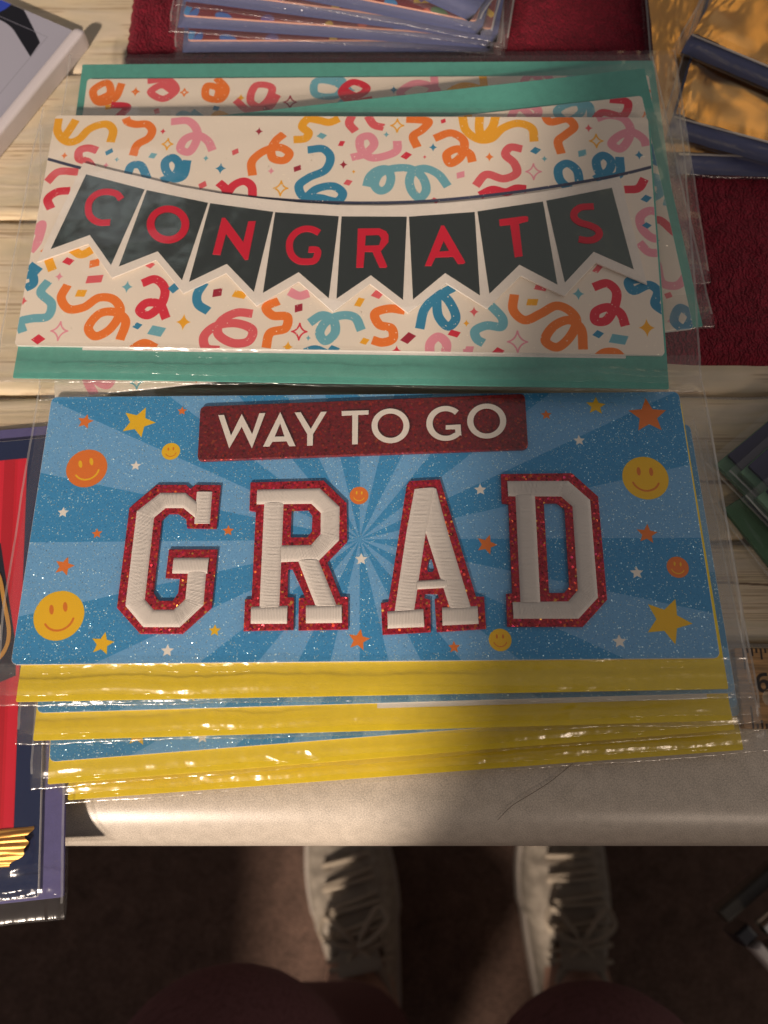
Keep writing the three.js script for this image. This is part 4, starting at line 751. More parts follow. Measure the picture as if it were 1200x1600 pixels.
// ------------------------------------------------------------------ the stack of square cards in blue envelopes on the mat
{
  const W = 143, D = 150;
  const [c, x, mm] = printCanvas(W, D, 768); x.fillStyle = '#7a1220'; x.fillRect(-W, -D, 2 * W, 2 * D); seed = 91;
  for (let k = 0; k < 150; k++) { x.fillStyle = ['#3a6fc0', '#6a5aa8', '#d8b83c', '#4f8a4a', '#d9603a', '#3a8fd0'][k % 6]; x.save(); x.translate((rnd() - 0.5) * W, (rnd() - 0.5) * D); x.rotate(rnd() * 3); if (k % 3) x.fillRect(-3.4, -1.6, 6.8, 3.2); else { x.beginPath(); x.arc(0, 0, 1.8, 0, 7); x.fill(); } x.restore(); }
  for (const [dx, col, kx, ky] of [[-64, '#3a6fc0', 3, 7], [-50, '#3a6fc0', 7, 4], [-30, '#6a5aa8', 5, 5], [-2, '#d8b83c', 3, 3], [30, '#3a8fd0', 5, 4], [52, '#4f8a4a', 7, 4]]) { x.fillStyle = col; x.beginPath(); x.ellipse(dx, D / 2 - 4, kx / 1.6, ky / 1.6, 0.4, 0, 7); x.fill(); }
  const tex = new THREE.CanvasTexture(c); tex.colorSpace = THREE.SRGBColorSpace; const red = std({ map: tex, roughness: 0.45 });
  const edge = paper(0.85, 0.42, 0.3, 0.6);
  const spots = [
    [[-21.2, -305.3], 0, 0.7452, 'lowest blue-enveloped red card of the stack at the back'],
    [[-23.2, -308.2], -4.99, 0.7502, 'second from the bottom of the blue-enveloped stack, red dotted strip below it'],
    [[-20.4, -312.1], -9.63, 0.7552, 'third blue-enveloped card of the back stack, swung a little clockwise'],
    [[-27.1, -316.2], -14.33, 0.7602, 'fourth blue-enveloped card of the back stack, swung further clockwise'],
    [[-24.3, -337.4], -31.06, 0.7652, 'topmost blue-enveloped card of the back stack, red corner on a wide blue border'],
  ];
  spots.forEach(([m, deg, y, label], k) => {
    const a = THREE.MathUtils.degToRad(deg), t = thing('greeting_card_package', label, 'greeting card', [(m[0] - Math.sin(a) * D / 2) * MM, y, (m[1] - Math.cos(a) * D / 2) * MM], [a, 0, 0], 'blue-enveloped cards on the red mat');
    // bulging envelope: a pillow whose front edge shows as a blue band
    const g = grid(40, 30, (u, v) => { const X = (u - 0.5) * W, q = v * 2, top = q <= 1, z = top ? lerp(-D / 2, D / 2, q) : lerp(D / 2, -D / 2, q - 1), e = Math.min(1, (W / 2 - Math.abs(X)) / 14), f = clamp((D / 2 - z) / 3, 0, 1); return [X * MM, (0.25 + (top ? 1 : 0) * (0.5 + 2.3 * Math.sqrt(Math.max(e, 0))) * Math.sqrt(clamp(f + 0.02, 0, 1))) * MM, z * MM]; });
    part('envelope', g, M.blueEnv, t);
    const inset = k === 4 ? 17 : 3.5;
    part('card', slab(roundRect(-W / 2 + 3, -D / 2 + 2, W / 2 - (k === 4 ? 17 : 3), D / 2 - inset, 1.5), 3.2, 0.7, { bevel: 0.1, uv: [-W / 2, -D / 2, W / 2, D / 2] }), [red, edge], t);
    sleeve(t, { x0: -W / 2 - 3, x1: W / 2 + 5, z0: -D / 2, z1: D / 2 + 4, c: [-W / 2, -D / 2, W / 2, D / 2], top: 0, s: 21 + k * 3.3, nx: 80, nz: 56, flap: 9, puff: 0.8, ridge: 0.5, lift: (X, z) => 3.9 - 2.2 * smoothstep(z, D / 2 - 4, D / 2) });
  });
}
// ------------------------------------------------------------------ gold foil cards with blue envelopes, back right
{
  const gold = phys({ color: lin(0.95, 0.5, 0.12), metalness: 1, roughness: 0.24, iridescence: 1, iridescenceIOR: 1.8, iridescenceThicknessRange: [300, 760] });
  const red = std({ color: lin(0.5, 0.02, 0.05), roughness: 0.5 });
  const W = 150, D = 120;
  const spots = [
    [[126.9, -237.8], -2, 0.7452, 8, 'lowest gold foil card at back right, flat blue envelope edge on the mat'],
    [[122.1, -252.6], -19.24, 0.7512, 8, 'middle gold foil card at back right, its blue envelope edge slanting'],
    [[130.6, -292.2], -30.1, 0.7572, 8, 'topmost gold foil card at back right, blue envelope edge slanting steeply'],
  ];
  spots.forEach(([m, deg, y, strip, label], k) => {
    const a = THREE.MathUtils.degToRad(deg), lx = -W / 2, lz = D / 2, ox = m[0] - (lx * Math.cos(a) + lz * Math.sin(a)), oz = m[1] - (-lx * Math.sin(a) + lz * Math.cos(a));
    const t = thing('greeting_card_package', label, 'greeting card', [ox * MM, y, oz * MM], [a, 0, 0], 'gold foil cards in blue envelopes');
    const env = grid(40, 30, (u, v) => { const X = (u - 0.5) * W, q = v * 2, top = q <= 1, z = top ? lerp(-D / 2, D / 2, q) : lerp(D / 2, -D / 2, q - 1); const f = clamp((D / 2 - z) / 2.4, 0, 1), e = clamp((W / 2 - Math.abs(X)) / 3, 0, 1); return [X * MM, (0.2 + (top ? 2.4 * Math.sqrt(f * 0.98 + 0.02) * (0.6 + 0.4 * Math.sqrt(e)) + 0.25 * n2(X * 0.06, k * 3 + z * 0.1) : 0)) * MM, z * MM]; });
    part('envelope', env, M.blueEnv, t);
    const bow = (x) => 1.1 * Math.exp(-(((x + W / 2 - 4) / 7) ** 2));
    const cg = grid(200, 60, (u, v) => { const X = lerp(-W / 2 + (k ? 0.5 : -7), W / 2, u), z = lerp(-D / 2 - 30, D / 2 - strip, v); return [X * MM, (3.6 + bow(X) + 0.9 * n2(X * 0.03, z * 0.03 + k) + 0.15 * n2(X * 0.11, z * 0.06 - k) + 0.3 * n2(X * 0.3 + k * 7, z * 0.2) * Math.exp(-(((X + W / 2 - 2) / 9) ** 2))) * MM, z * MM, X * MM, z * MM]; });
    const card = part('foil_card', cg, gold, t);
    if (k < 2) part('red_shape', slab(shapeOf([-W / 2 + 38, -14 + k * 8, -W / 2 + 52, D / 2 - strip - 4, -W / 2 + 90, D / 2 - strip - 4, -W / 2 + 90, -14]), 4.5, 0.12), red, card);
    part('card_edge', slab(roundRect(-W / 2 + 0.5, D / 2 - strip - 0.2, W / 2, D / 2 - strip + 0.5, 0.2), 3.3, 0.5), M.white, t);
    sleeve(t, { x0: -W / 2 - (k ? 4 : 9), x1: W / 2 + 5, z0: -D / 2 - 32, z1: D / 2 + 2.5, c: [-W / 2 + (k ? 0 : -7), -D / 2 - 30, W / 2, D / 2], top: 0, s: 41 + k * 5.1, nx: 90, nz: 56, flap: 0, ridge: 0.5, puff: 1.2, lift: (X, z) => bow(X) + 4.1 - 1.5 * smoothstep(z, D / 2 - strip, D / 2 - strip + 4), creases: k === 1 ? [[-60, 55, -40, 53, 0.9, 1.0], [-58, 52, -52, 56, 0.7, 0.9]] : [] });
  });
}
// ------------------------------------------------------------------ navy cards with green envelopes at the right edge
{
  const navy = phys({ color: lin(0.018, 0.017, 0.07), roughness: 0.3, clearcoat: 0.4, clearcoatRoughness: 0.25 });
  const W = 120, D = 90;   // local x runs up to the right, the green edge is the front (z = D / 2)
  const spots = [
    [[129.5, -87], -60 + 92, 0.7404, 'lowest navy card with a wide green envelope edge, right of the GRAD stack'],
    [[126.5, -103.2], 38.5, 0.7452, 'second navy card from the bottom at the right edge, pointed corner toward the GRAD stack'],
    [[132.9, -98.2], 40, 0.7500, 'third navy card at the right edge, crumpled green corner'],
    [[135.2, -86.8], 37, 0.7548, 'topmost navy card at the right edge, pale green corner in shiny wrap'],
  ];
  spots.forEach(([m, deg, y, label], k) => {
    const a = THREE.MathUtils.degToRad(deg), lx = -W / 2, lz = D / 2, ox = m[0] - (lx * Math.cos(a) + lz * Math.sin(a)) + (k === 0 ? -lz * 0 : 0), oz = m[1] - (-lx * Math.sin(a) + lz * Math.cos(a));
    // the corner given is the left-most one: x = -W/2, z = -D/2 .. the edge to the lower right runs along +z
    const shift = D; const cx = ox + Math.sin(a) * shift, cz = oz + Math.cos(a) * shift;
    const t = thing('greeting_card_package', label, 'greeting card', [cx * MM, y, cz * MM], [a, 0, 0], 'navy cards in green envelopes');
    const strip = [9, 5.5, 3.5, 4][k];
    part('envelope', slab(roundRect(-W / 2, -D / 2, W / 2, D / 2, 0.6), 0.2, 1.6, { bevel: 0.3 }), M.greenEnv, t);
    part('card', slab(roundRect(-W / 2 + strip, -D / 2 + 0.3, W / 2 - 2, D / 2 - 2, 0.8), 1.85, 1.2, { bevel: 0.2 }), navy, t);
    sleeve(t, { x0: -W / 2 - 4, x1: W / 2 + 4, z0: -D / 2 - 3, z1: D / 2 + 3, c: [-W / 2 + strip, -D / 2, W / 2, D / 2], top: 0, s: 61 + k * 4.7, nx: 110, nz: 60, flap: 0, ridge: 0.4, puff: 0.9, lift: () => 2.9 });
  });
}
// ------------------------------------------------------------------ tall navy and red card at the left
{
  const t = thing('greeting_card_package', 'tall navy card with red panel and gold foil tassel at the left edge', 'greeting card', [-0.1792, 0.7405, -0.0301], [0.1005, 0, 0]);
  const c = document.createElement('canvas'); c.width = 640; c.height = 840; const x = c.getContext('2d'); x.scale(640 / 128, 840 / 168); x.translate(70, 84);
  x.fillStyle = '#16264f'; x.fillRect(-80, -100, 200, 200); x.fillStyle = '#d2142c'; x.fillRect(-56, -72.5, 104.6, 134);
  for (let k = 0; k < 9; k++) { x.fillStyle = k % 2 ? '#c01228' : '#dd1d38'; x.fillRect(49 - k * 5.2 - 4, -72.5, 3.2 + (k % 3), 134); }
  x.fillStyle = '#161a2c'; x.beginPath(); x.moveTo(10, -70); x.lineTo(39.8, -39); x.lineTo(46.8, -1); x.lineTo(47.3, 10.5); x.lineTo(30, 16); x.lineTo(-56, 16); x.lineTo(-56, -70); x.fill();
  const tex = new THREE.CanvasTexture(c); tex.colorSpace = THREE.SRGBColorSpace;
  envelopeOf(t, -65, -86, 65, 84.4, M.navyEnv, 0.15, 1.2);
  part('card', slab(roundRect(-70, -80.5, 57.4, 83.4, 1), 1.4, 1.2, { bevel: 0.15, uv: [-70, -84, 58, 84] }), [phys({ map: tex, roughness: 0.4, clearcoat: 0.3, clearcoatRoughness: 0.2 }), M.plainWhite], t);
  const gold = phys({ color: lin(0.85, 0.45, 0.10), metalness: 0.45, roughness: 0.45 });
  const rim = strokeShape([30, -34, 38.5, -29, 42.5, -15, 44.4, -5, 43.6, 0, 41, 3.6, 30, 6], 1.5);
  part('gold_outline', slab(rim, 2.6, 0.35, { bevel: 0.1 }), gold, t);
  part('cream_shape', slab(shapeOf([20, -14, 39, -13, 41.2, -8, 41.4, -3, 39.4, -0.5, 20, 0]), 2.6, 0.3, { bevel: 0.1 }), M.white, t);
  // foil tassel: fluted, with a ragged end
  const tg = grid(60, 46, (u, v) => {
    const end = 53.6 + 1.6 * Math.sin(v * 19) * 0.5 + (v < 0.22 ? 1.6 - 4 * v : 0) - (v > 0.62 ? (v - 0.62) * 16 : 0), xx = lerp(8, end, u), spread = lerp(0.72, 1, u), z = lerp(66.4 - 5.9 * spread, 66.4 + 6.4 * spread, v);
    const f = Math.sin(v * 44 + 0.8 * n2(u * 3, v * 4)); const y = 2.75 + 1.5 * Math.sin(v * Math.PI) + 0.11 * f + 0.3 * n2(u * 2, v * 5);
    return [xx * MM, y * MM, (z + 0.03 * (xx - 30)) * MM];
  });
  part('foil_tassel', tg, gold, t);
  sleeve(t, { x0: -70, x1: 65.9, z0: -94, z1: 91, c: [-70, -80, 58, 84], top: 0, s: 81, nx: 110, nz: 96, flap: 0, ridge: 0.9, puff: 1.3, lift: (X, z) => 2.9 + 1.7 * Math.exp(-(((z - 66) / 8) ** 2)) * smoothstep(56 - X, -2, 5), creases: [[46, 74, 56, 71, 1.2, 1.8], [40, 80, 58, 79, 1.2, 1.6], [55, 8, 60, 7, 0.8, 1.2], [53, 20, 60, 19, 0.7, 1.3], [54, 33, 60, 32, 0.6, 1.2], [50, 50, 58, 52, 0.6, 1.4]] });
}
// ------------------------------------------------------------------ white display tray, top left
{
  const t = thing('display_tray', 'white plastic tray with a raised front lip and a black lettered sheet, top left corner', 'tray', [-0.1567, YP + 0.0003, -0.2866], [THREE.MathUtils.degToRad(62.5), 0, 0]);
  // local: x runs along the lip (up to the right in the picture), z towards the lip
  const white = phys({ color: lin(0.72, 0.66, 0.68), roughness: 0.42 });
  const L = 170, x1 = 34.5;   // lip from x1 - L to x1
  const lip = (() => { const s = new THREE.Shape(), r = 1.6, w = 7, h = 8; s.moveTo(0, 0); s.lineTo(w * MM, 0); s.lineTo(w * MM, (h - 4.5) * MM); s.quadraticCurveTo(w * MM, h * MM, (w - 4.5) * MM, h * MM); s.lineTo(r * MM, h * MM); s.quadraticCurveTo(0, h * MM, 0, (h - r) * MM); s.closePath();
    const g = new THREE.ExtrudeGeometry(s, { depth: L * MM, bevelEnabled: true, bevelThickness: 3 * MM, bevelSize: 1.2 * MM, bevelOffset: -1.2 * MM, bevelSegments: 4, curveSegments: 8 }); g.rotateY(-Math.PI / 2); g.rotateY(Math.PI); return g; })();
  // after the turns the profile's width runs along -z; put it so that the outer face is at z = +4.5
  lip.computeBoundingBox(); const b = lip.boundingBox; lip.translate(x1 * MM - b.max.x, 0.0002 - b.min.y, 3.5 * MM - b.max.z);
  part('lip', lip, white, t);
  const W = 150, D = 120, c = document.createElement('canvas'); c.width = 900; c.height = 720; const x = c.getContext('2d'); x.scale(6, 6); x.translate(W - 35, D);   // drawing: x along the lip, y up to 0 at the lip
  x.fillStyle = '#aaa9b8'; x.fillRect(-W, -D, 2 * W, D);
  x.fillStyle = '#12121c'; x.beginPath(); x.moveTo(21.6, -10); x.lineTo(12.7, -9.2); x.lineTo(22, -25); x.quadraticCurveTo(25, -31, 24, -38); x.lineTo(38.6, -44); x.lineTo(38, -34); x.quadraticCurveTo(32, -24, 21.6, -10); x.closePath(); x.fill();
  x.fillStyle = '#2f48b8'; x.beginPath(); x.ellipse(33, -42, 8, 6, 0.3, 0, 7); x.fill();
  x.fillStyle = '#12121c'; x.fillRect(-30, -17, 12, 9);
  x.strokeStyle = '#8d8c9a'; x.lineWidth = 0.3; x.strokeRect(-60, -70, 86, 61);
  const tex = new THREE.CanvasTexture(c); tex.colorSpace = THREE.SRGBColorSpace;
  part('printed_sheet', slab(roundRect(35 - W, -D - 4, 35, -4.4, 2), 2.6, 1.6, { bevel: 0.4, uv: [35 - W, -D - 4, 35, -4.4] }), [std({ map: tex, roughness: 0.5 }), white], t);
  part('tray_base', slab(roundRect(37 - W, -D - 6, 36, -4.3, 3), 0.2, 2.3, { bevel: 0.6 }), white, t);
}
// ------------------------------------------------------------------ a hair on the counter rim
solo('strand_of_hair', tube([[0.0665, 0.7368, 0.0055], [0.058, 0.7366, 0.0117], [0.050, 0.7367, 0.0163], [0.0445, 0.7362, 0.0195], [0.0395, 0.7345, 0.0243]], 0.00009, 40, 6), std({ color: lin(0.06, 0.035, 0.025), roughness: 0.5 }), 'single dark hair lying on the laminate rim below the GRAD stack', 'hair');

// ------------------------------------------------------------------ cart corner, bottom right
{
  const t = thing('rolling_cart', 'dark cart corner with a chrome bar and pale trim at the lower right corner', 'cart', [0.434, 0, 0.122]);
  const dark = phys({ color: lin(0.02, 0.02, 0.026), roughness: 0.35 }), chrome = phys({ color: lin(0.75, 0.72, 0.66), metalness: 1, roughness: 0.22 }), pale = std({ color: lin(0.6, 0.56, 0.54), roughness: 0.5 }), smoke = std({ color: lin(0.06, 0.055, 0.045), roughness: 0.4 });
  // corner at local (-0.188, 0.004); edges run along d1 (down right) and d2 (up right)
  const C = new THREE.Vector2(-0.190, 0.006), d1 = new THREE.Vector2(0.655, 0.755), d2 = new THREE.Vector2(0.81, -0.585);
  const P = (a, b) => [C.x + d1.x * a + d2.x * b, C.y + d1.y * a + d2.y * b];
  const quad = (a0, b0, a1, b1) => { const s = new THREE.Shape(); [[a0, b0], [a1, b0], [a1, b1], [a0, b1]].forEach(([a, b], i) => { const q = P(a, b); s[i ? 'lineTo' : 'moveTo'](q[0], -q[1]); }); s.closePath(); return s; };
  const put = (name, s, y, h, m, bevel = 1.5) => part(name, slab(s, y, h, { bevel, seg: 3 }), m, t);
  put('shelf', quad(0.012, 0.006, 0.36, 0.36), 425, 22, dark);
  put('pale_trim', quad(0.0, 0.0, 0.36, 0.0075), 440, 12, pale, 3);
  put('dark_cap', quad(-0.012, -0.002, -0.002, 0.01), 428, 20, dark, 2);
  const a = P(-0.0105, 0.012), b = P(-0.0105, 0.36);
  part('chrome_bar', tube([[a[0], 0.462, a[1]], [(a[0] + b[0]) / 2, 0.462, (a[1] + b[1]) / 2], [b[0], 0.462, b[1]]], 0.0058, 10, 20), chrome, t);
  put('side_flange', quad(-0.03, 0.0, -0.02, 0.36), 440, 10, smoke, 2);
  for (const [u, v] of [[0.34, 0.34], [0.0, 0.34]]) { const q = P(u, v); part('post', new THREE.CylinderGeometry(0.012, 0.012, 0.425, 16).translate(q[0], 0.2125, q[1]), chrome, t); }
  const q = P(0.36, 0.36);
}

// ------------------------------------------------------------------ the photographer: body, trousers, top, shoes, phone
// smooth union of tapered capsules, meshed by surface nets
function flesh(bones, lo, hi, cell, k = 0.03, grow = 0) {
  const n = [0, 1, 2].map((i) => Math.ceil((hi[i] - lo[i]) / cell) + 1), F = new Float32Array(n[0] * n[1] * n[2]);
  const B = bones.map(([a, ra, b, rb]) => { const d = [b[0] - a[0], b[1] - a[1], b[2] - a[2]]; return { a, d, L: d[0] ** 2 + d[1] ** 2 + d[2] ** 2 || 1e-9, ra: ra + grow, rb: rb + grow }; });
  const field = (x, y, z) => { let s = 0; for (const { a, d, L, ra, rb } of B) { const px = x - a[0], py = y - a[1], pz = z - a[2], t = clamp((px * d[0] + py * d[1] + pz * d[2]) / L, 0, 1), e = Math.hypot(px - t * d[0], py - t * d[1], pz - t * d[2]) - lerp(ra, rb, t); s += Math.exp(-e / k); } return s > 0 ? -k * Math.log(s) : 1; };
  for (let z = 0, i = 0; z < n[2]; z++) for (let y = 0; y < n[1]; y++) for (let x = 0; x < n[0]; x++, i++) F[i] = field(lo[0] + x * cell, lo[1] + y * cell, lo[2] + z * cell);
  const id = new Int32Array(F.length).fill(-1), pos = [], nor = [], idx = [], sy = n[0], sz = n[0] * n[1];
  const E = [[0, 1], [2, 3], [4, 5], [6, 7], [0, 2], [1, 3], [4, 6], [5, 7], [0, 4], [1, 5], [2, 6], [3, 7]], O = [0, 1, sy, sy + 1, sz, sz + 1, sz + sy, sz + sy + 1];
  for (let z = 0; z < n[2] - 1; z++) for (let y = 0; y < n[1] - 1; y++) for (let x = 0; x < n[0] - 1; x++) {
    const i = x + y * sy + z * sz; let c = 0, q = [0, 0, 0];
    for (const [a, b] of E) { const fa = F[i + O[a]], fb = F[i + O[b]]; if ((fa < 0) === (fb < 0)) continue; const t = fa / (fa - fb); c++; for (let m = 0; m < 3; m++) q[m] += ((a >> m) & 1) + t * (((b >> m) & 1) - ((a >> m) & 1)); }
    if (!c) continue; const p = [lo[0] + (x + q[0] / c) * cell, lo[1] + (y + q[1] / c) * cell, lo[2] + (z + q[2] / c) * cell]; id[i] = pos.length / 3; pos.push(...p);
    const h = cell * 0.4, g = [field(p[0] + h, p[1], p[2]) - field(p[0] - h, p[1], p[2]), field(p[0], p[1] + h, p[2]) - field(p[0], p[1] - h, p[2]), field(p[0], p[1], p[2] + h) - field(p[0], p[1], p[2] - h)], l = Math.hypot(...g) || 1; nor.push(g[0] / l, g[1] / l, g[2] / l);
  }
  const face = (a, b, c, d, flip) => { if (a < 0 || b < 0 || c < 0 || d < 0) return; if (flip) idx.push(a, c, b, a, d, c); else idx.push(a, b, c, a, c, d); };
  for (let z = 1; z < n[2] - 1; z++) for (let y = 1; y < n[1] - 1; y++) for (let x = 1; x < n[0] - 1; x++) {
    const i = x + y * sy + z * sz, s = F[i] < 0;
    if (s !== F[i + 1] < 0) face(id[i - sy - sz], id[i - sz], id[i], id[i - sy], !s);
    if (s !== F[i + sy] < 0) face(id[i - 1 - sz], id[i - sz], id[i], id[i - 1], s);
    if (s !== F[i + sz] < 0) face(id[i - 1 - sy], id[i - sy], id[i], id[i - 1], !s);
  }
  const g = new THREE.BufferGeometry(); g.setAttribute('position', new THREE.Float32BufferAttribute(pos, 3)); g.setAttribute('normal', new THREE.Float32BufferAttribute(nor, 3)); g.setIndex(idx);
  const uv = new Float32Array(pos.length / 3 * 2); for (let i = 0; i < pos.length / 3; i++) { uv[i * 2] = pos[i * 3] + pos[i * 3 + 2]; uv[i * 2 + 1] = pos[i * 3 + 1]; } g.setAttribute('uv', new THREE.BufferAttribute(uv, 2));
  return g;
}
{
  const p = thing('person', 'person standing at the counter in dark trousers and worn white lace-up sneakers, seen from above', 'person', [0, 0, 0]);
  const hipL = [-0.10, 0.86, 0.43], hipR = [0.09, 0.86, 0.43], kneeL = [-0.095, 0.475, 0.212], kneeR = [0.136, 0.462, 0.222], ankL = [-0.024, 0.10, 0.288], ankR = [0.207, 0.10, 0.29];
  const waist = [-0.035, 1.00, 0.43], chest = [-0.05, 1.24, 0.41], neck = [0.0, 1.43, 0.36];
  const shL = [-0.14, 1.35, 0.39], shR = [0.145, 1.35, 0.39], elL = [-0.138, 1.10, 0.38], elR = [0.225, 1.09, 0.32], wrL = [-0.085, 1.05, 0.115], wrR = [0.085, 1.05, 0.115];
  const legs = [[hipL, 0.088, kneeL, 0.060], [hipR, 0.088, kneeR, 0.056], [kneeL, 0.060, ankL, 0.038], [kneeR, 0.056, ankR, 0.038]];
  const torso = [[[-0.06, 0.92, 0.44], 0.105, [0.05, 0.92, 0.44], 0.105], [waist, 0.12, chest, 0.13], [[-0.085, 1.27, 0.40], 0.09, [0.08, 1.27, 0.40], 0.09], [shL, 0.06, shR, 0.06]];
  const arms = [[shL, 0.052, elL, 0.042], [elL, 0.042, wrL, 0.028], [shR, 0.052, elR, 0.042], [elR, 0.042, wrR, 0.028]];
  const fingers = []; for (const [s, w] of [[-1, wrL], [1, wrR]]) { const palm = [w[0] - s * 0.0, 1.035, 0.07]; fingers.push([w, 0.026, palm, 0.026]);
    [0, 1, 2, 3].forEach((i) => { const k1 = [palm[0] - s * 0.008, 1.038 - i * 0.004, 0.045 + i * 0.017], k2 = [palm[0] - s * (0.034 + 0.003 * (i % 3)), 1.049 - i * 0.004, 0.04 + i * 0.017]; fingers.push([palm, 0.012, k1, 0.0095], [k1, 0.0095, k2, 0.008]); });
    const th = [palm[0] - s * 0.02, 1.062, 0.06]; fingers.push([palm, 0.014, th, 0.0095], [th, 0.0095, [th[0] - s * 0.024, 1.066, 0.045], 0.008]); }
  const skull = [[neck, 0.052, [0.0, 1.50, 0.31], 0.055], [[0.0, 1.575, 0.30], 0.088, [0.0, 1.52, 0.24], 0.068], [[0.0, 1.535, 0.19], 0.018, [0.0, 1.52, 0.175], 0.012], [[-0.086, 1.56, 0.30], 0.016, [-0.088, 1.54, 0.30], 0.012], [[0.086, 1.56, 0.30], 0.016, [0.088, 1.54, 0.30], 0.012]];
  const skin = phys({ color: lin(0.5, 0.3, 0.22), roughness: 0.55 });
  part('body', flesh([...legs, ...torso, ...arms, ...fingers, ...skull, [ankL, 0.036, [-0.03, 0.06, 0.2], 0.032], [ankR, 0.036, [0.21, 0.06, 0.2], 0.032]], [-0.34, 0.02, -0.02], [0.44, 1.72, 0.64], 0.0125, 0.014), skin, p);
  const cloth = paper(0.17, 0.07, 0.075, 0.9, 0.5);
  part('trousers', flesh([...legs.slice(0, 2), [kneeL, 0.056, [ankL[0] - 0.008, 0.17, ankL[2] - 0.006], 0.05], [kneeR, 0.054, [ankR[0] - 0.006, 0.17, ankR[2] - 0.006], 0.05], torso[0]], [-0.30, 0.06, 0.02], [0.36, 1.12, 0.64], 0.011, 0.014, 0.0125), cloth, p);
  part('top', flesh([...torso, ...arms.map(([a, ra, b, rb], i) => (i % 2 ? [a, ra, [lerp(a[0], b[0], 0.75), lerp(a[1], b[1], 0.75), lerp(a[2], b[2], 0.75)], rb + 0.004] : [a, ra, b, rb]))], [-0.36, 0.74, 0.04], [0.48, 1.5, 0.66], 0.013, 0.016, 0.014), paper(0.05, 0.045, 0.06, 0.9, 0.3), p);
  part('hair', flesh([[[0.0, 1.61, 0.32], 0.09, [0.0, 1.55, 0.35], 0.085], [[0.0, 1.55, 0.36], 0.07, [0.0, 1.44, 0.40], 0.05]], [-0.14, 1.34, 0.16], [0.14, 1.76, 0.52], 0.012, 0.02, 0.008), std({ color: lin(0.04, 0.025, 0.018), roughness: 0.6 }), p);
  // sneakers
  const canvasShoe = std({ color: lin(0.44, 0.385, 0.32), roughness: 0.85, map: per(data(256, 256, (x, y) => { const v = 0.86 + 0.5 * (NOISE[y * 256 + x] - 0.5) + 0.12 * (FINE[y * 256 + x] - 0.5); return [v, v, v * 0.98]; }), 0.12) });
  const rubber = std({ color: lin(0.45, 0.4, 0.35), roughness: 0.6 }), laceM = std({ color: lin(0.46, 0.39, 0.3), roughness: 0.8 }), inner = std({ color: lin(0.1, 0.09, 0.085), roughness: 0.9 }), tongueM = std({ color: lin(0.33, 0.29, 0.24), roughness: 0.9 }), sockM = std({ color: lin(0.12, 0.03, 0.03), roughness: 0.9 });
  const LEN = 0.285;
  const W = (u) => 0.051 * Math.pow(Math.sin(Math.PI * clamp(0.03 + 0.955 * u, 0, 1)), 0.42) * (0.92 + 0.12 * Math.sin(u * 5.2 + 0.4)) * (u > 0.5 ? 0.93 : 1);
  const H = (u) => 0.024 + lerp(0.028, 0.078, smoothstep(u, 0.08, 0.58)) * smoothstep(u, -0.02, 0.14) + 0.012 * smoothstep(u, 0.75, 1);
  function shoe(x, z, yaw, side) {
    const s = new THREE.Group(); s.name = 'shoe'; s.position.set(x, 0.001, z); s.rotation.y = yaw; p.add(s); s.userData.label = side;
    const upper = grid(56, 60, (a, u) => {
      const th = Math.PI * a, w = W(u), h = H(u), open = smoothstep(u, 0.55, 0.62) * (1 - smoothstep(u, 0.96, 1.0));
      let X = w * Math.sign(Math.cos(th)) * Math.pow(Math.abs(Math.cos(th)), 0.7), Y = 0.018 + (h - 0.018) * Math.pow(Math.sin(th), 0.62);
      if (open > 0) { const lim = 0.62 * w; if (Math.abs(X) < lim) { Y = lerp(Y, h - 0.045, open * smoothstep(lim - Math.abs(X), 0, 0.006)); } }
      const crease = 0.0022 * Math.sin(u * 90 + 2 * Math.cos(th)) * Math.exp(-(((u - 0.3) / 0.05) ** 2)) * Math.sin(th);
      return [X, Y + crease, u * LEN, X, u * LEN];
    });
    part('upper', upper, canvasShoe, s);
    const sole = grid(72, 5, (a, v) => { const t = a * Math.PI * 2, u = 0.5 - 0.5 * Math.cos(t), w = (W(u) + 0.004) * (t < Math.PI ? 1 : -1), yy = [0, 0.002, 0.012, 0.024, 0.027, 0.026][Math.round(v * 5)], k = [0.9, 1, 1.0, 1.0, 0.96, 0.8][Math.round(v * 5)]; return [w * k, yy, lerp(-0.004, LEN + 0.004, u)]; });
    part('sole', sole, rubber, s);
    const tg = grid(16, 24, (a, v) => { const u = lerp(0.26, 0.63, v), w = 0.021 * (0.8 + 0.3 * v), X = (a - 0.5) * 2 * w; return [X, H(u) + 0.0015 - 6 * X * X + 0.018 * smoothstep(v, 0.75, 1), u * LEN]; });
    part('tongue', tg, tongueM, s);
    const bars = []; for (let k = 0; k < 8; k++) { const u0 = 0.27 + k * 0.041, u1 = u0 + (k % 2 ? 0.03 : -0.012), sg = k % 2 ? -1 : 1; const w = 0.027 + 0.001 * k; const q = (f) => { const u = lerp(u0, u1, (f + 1) / 2), X = sg * f * w; return [X, H(u) + 0.0058 - 7 * X * X, u * LEN]; }; bars.push(tube([q(-1), q(-0.5), q(0), q(0.5), q(1)], 0.0026, 20, 8)); }
    const y = H(0.56) + 0.007; for (const sg of [-1, 1]) bars.push(tube([[0, y, 0.158], [sg * 0.02, y + 0.008, 0.150], [sg * 0.036, y, 0.138], [sg * 0.03, y - 0.004, 0.124], [sg * 0.012, y + 0.003, 0.14], [0, y, 0.158]], 0.0027, 40, 8), tube([[0, y, 0.158], [sg * 0.016, y + 0.002, 0.172], [sg * 0.034, y - 0.012, 0.176]], 0.0025, 20, 8));
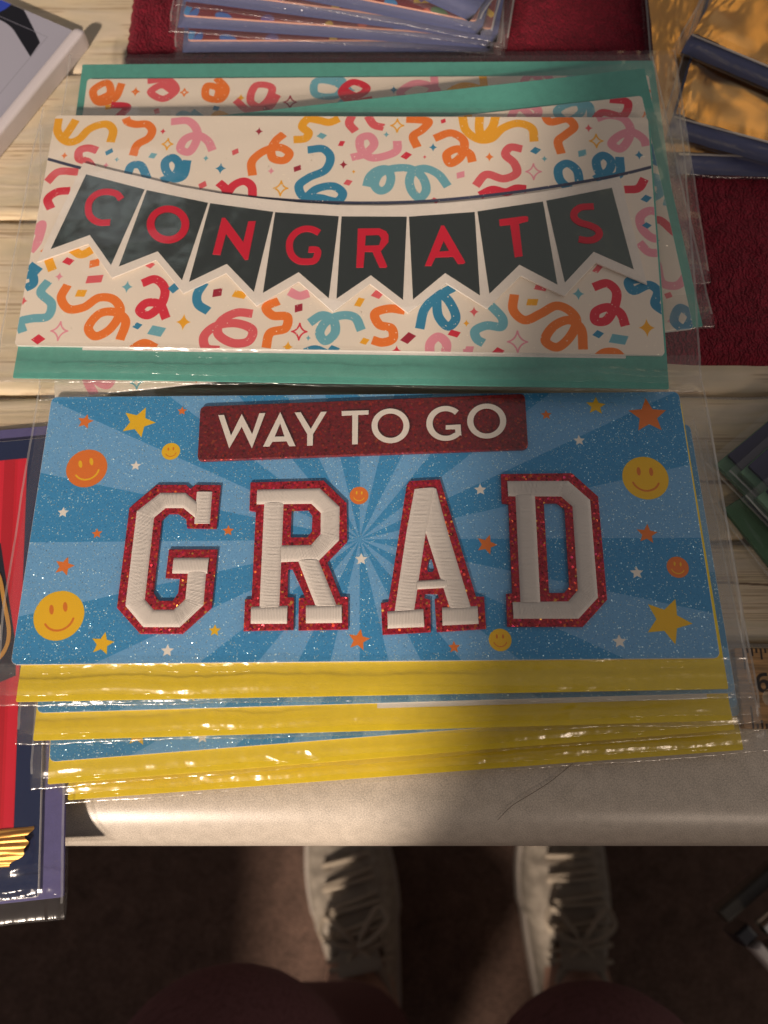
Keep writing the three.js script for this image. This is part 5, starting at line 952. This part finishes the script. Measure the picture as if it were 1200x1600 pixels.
    for (const b of bars) part('lace', b, laceM, s);
    const ring = []; for (let k = 0; k < 28; k++) { const t = k / 28 * Math.PI * 2, u = lerp(0.6, 0.975, 0.5 - 0.5 * Math.cos(t)); ring.push([(W(u) * 0.66 + 0.002) * Math.sin(t) * 1.02, H(u) + 0.0005, u * LEN]); }
    part('collar', tube(ring, 0.0062, 90, 10, true), canvasShoe, s);
    part('lining', new THREE.CylinderGeometry(0.03, 0.03, 0.02, 24).scale(1, 1, 1.5).translate(0, 0.055, 0.225), inner, s);
    return s;
  }
  shoe(-0.058, 0.048, 0.19, 'left sneaker, half lit'); shoe(0.214, 0.042, -0.03, 'right sneaker, toes under the counter');
  for (const [a, nm] of [[ankL, 'sock'], [ankR, 'sock']]) part(nm, new THREE.CylinderGeometry(0.041, 0.043, 0.12, 24).translate(a[0], 0.125, a[2]), sockM, p);
  // the phone that takes the picture is held just behind the lens
  const ph = thing('mobile_phone', 'dark phone held over the counter by the photographer', 'phone', [0, 1.022, 0]);
  const body = new THREE.ExtrudeGeometry((() => { const s = new THREE.Shape(), w = 0.036, a = 0.022, b = -0.125, r = 0.009; s.moveTo(-w + r, b); s.lineTo(w - r, b); s.absarc(w - r, b + r, r, -Math.PI / 2, 0); s.lineTo(w, a - r); s.absarc(w - r, a - r, r, 0, Math.PI / 2); s.lineTo(-w + r, a); s.absarc(-w + r, a - r, r, Math.PI / 2, Math.PI); s.lineTo(-w, b + r); s.absarc(-w + r, b + r, r, Math.PI, Math.PI * 1.5); return s; })(), { depth: 0.007, bevelEnabled: true, bevelThickness: 0.001, bevelSize: 0.001, bevelSegments: 3 });
  body.translate(0, 0, 0.006); part('phone_body', body, phys({ color: lin(0.02, 0.02, 0.022), roughness: 0.3 }), ph);
  part('phone_screen', new THREE.PlaneGeometry(0.066, 0.138).translate(0, -0.0515, 0.0152), phys({ color: lin(0.01, 0.01, 0.012), roughness: 0.15 }), ph);
  ph.rotation.set(-PITCH, 0, 0);
}
renderer.render(scene, camera);
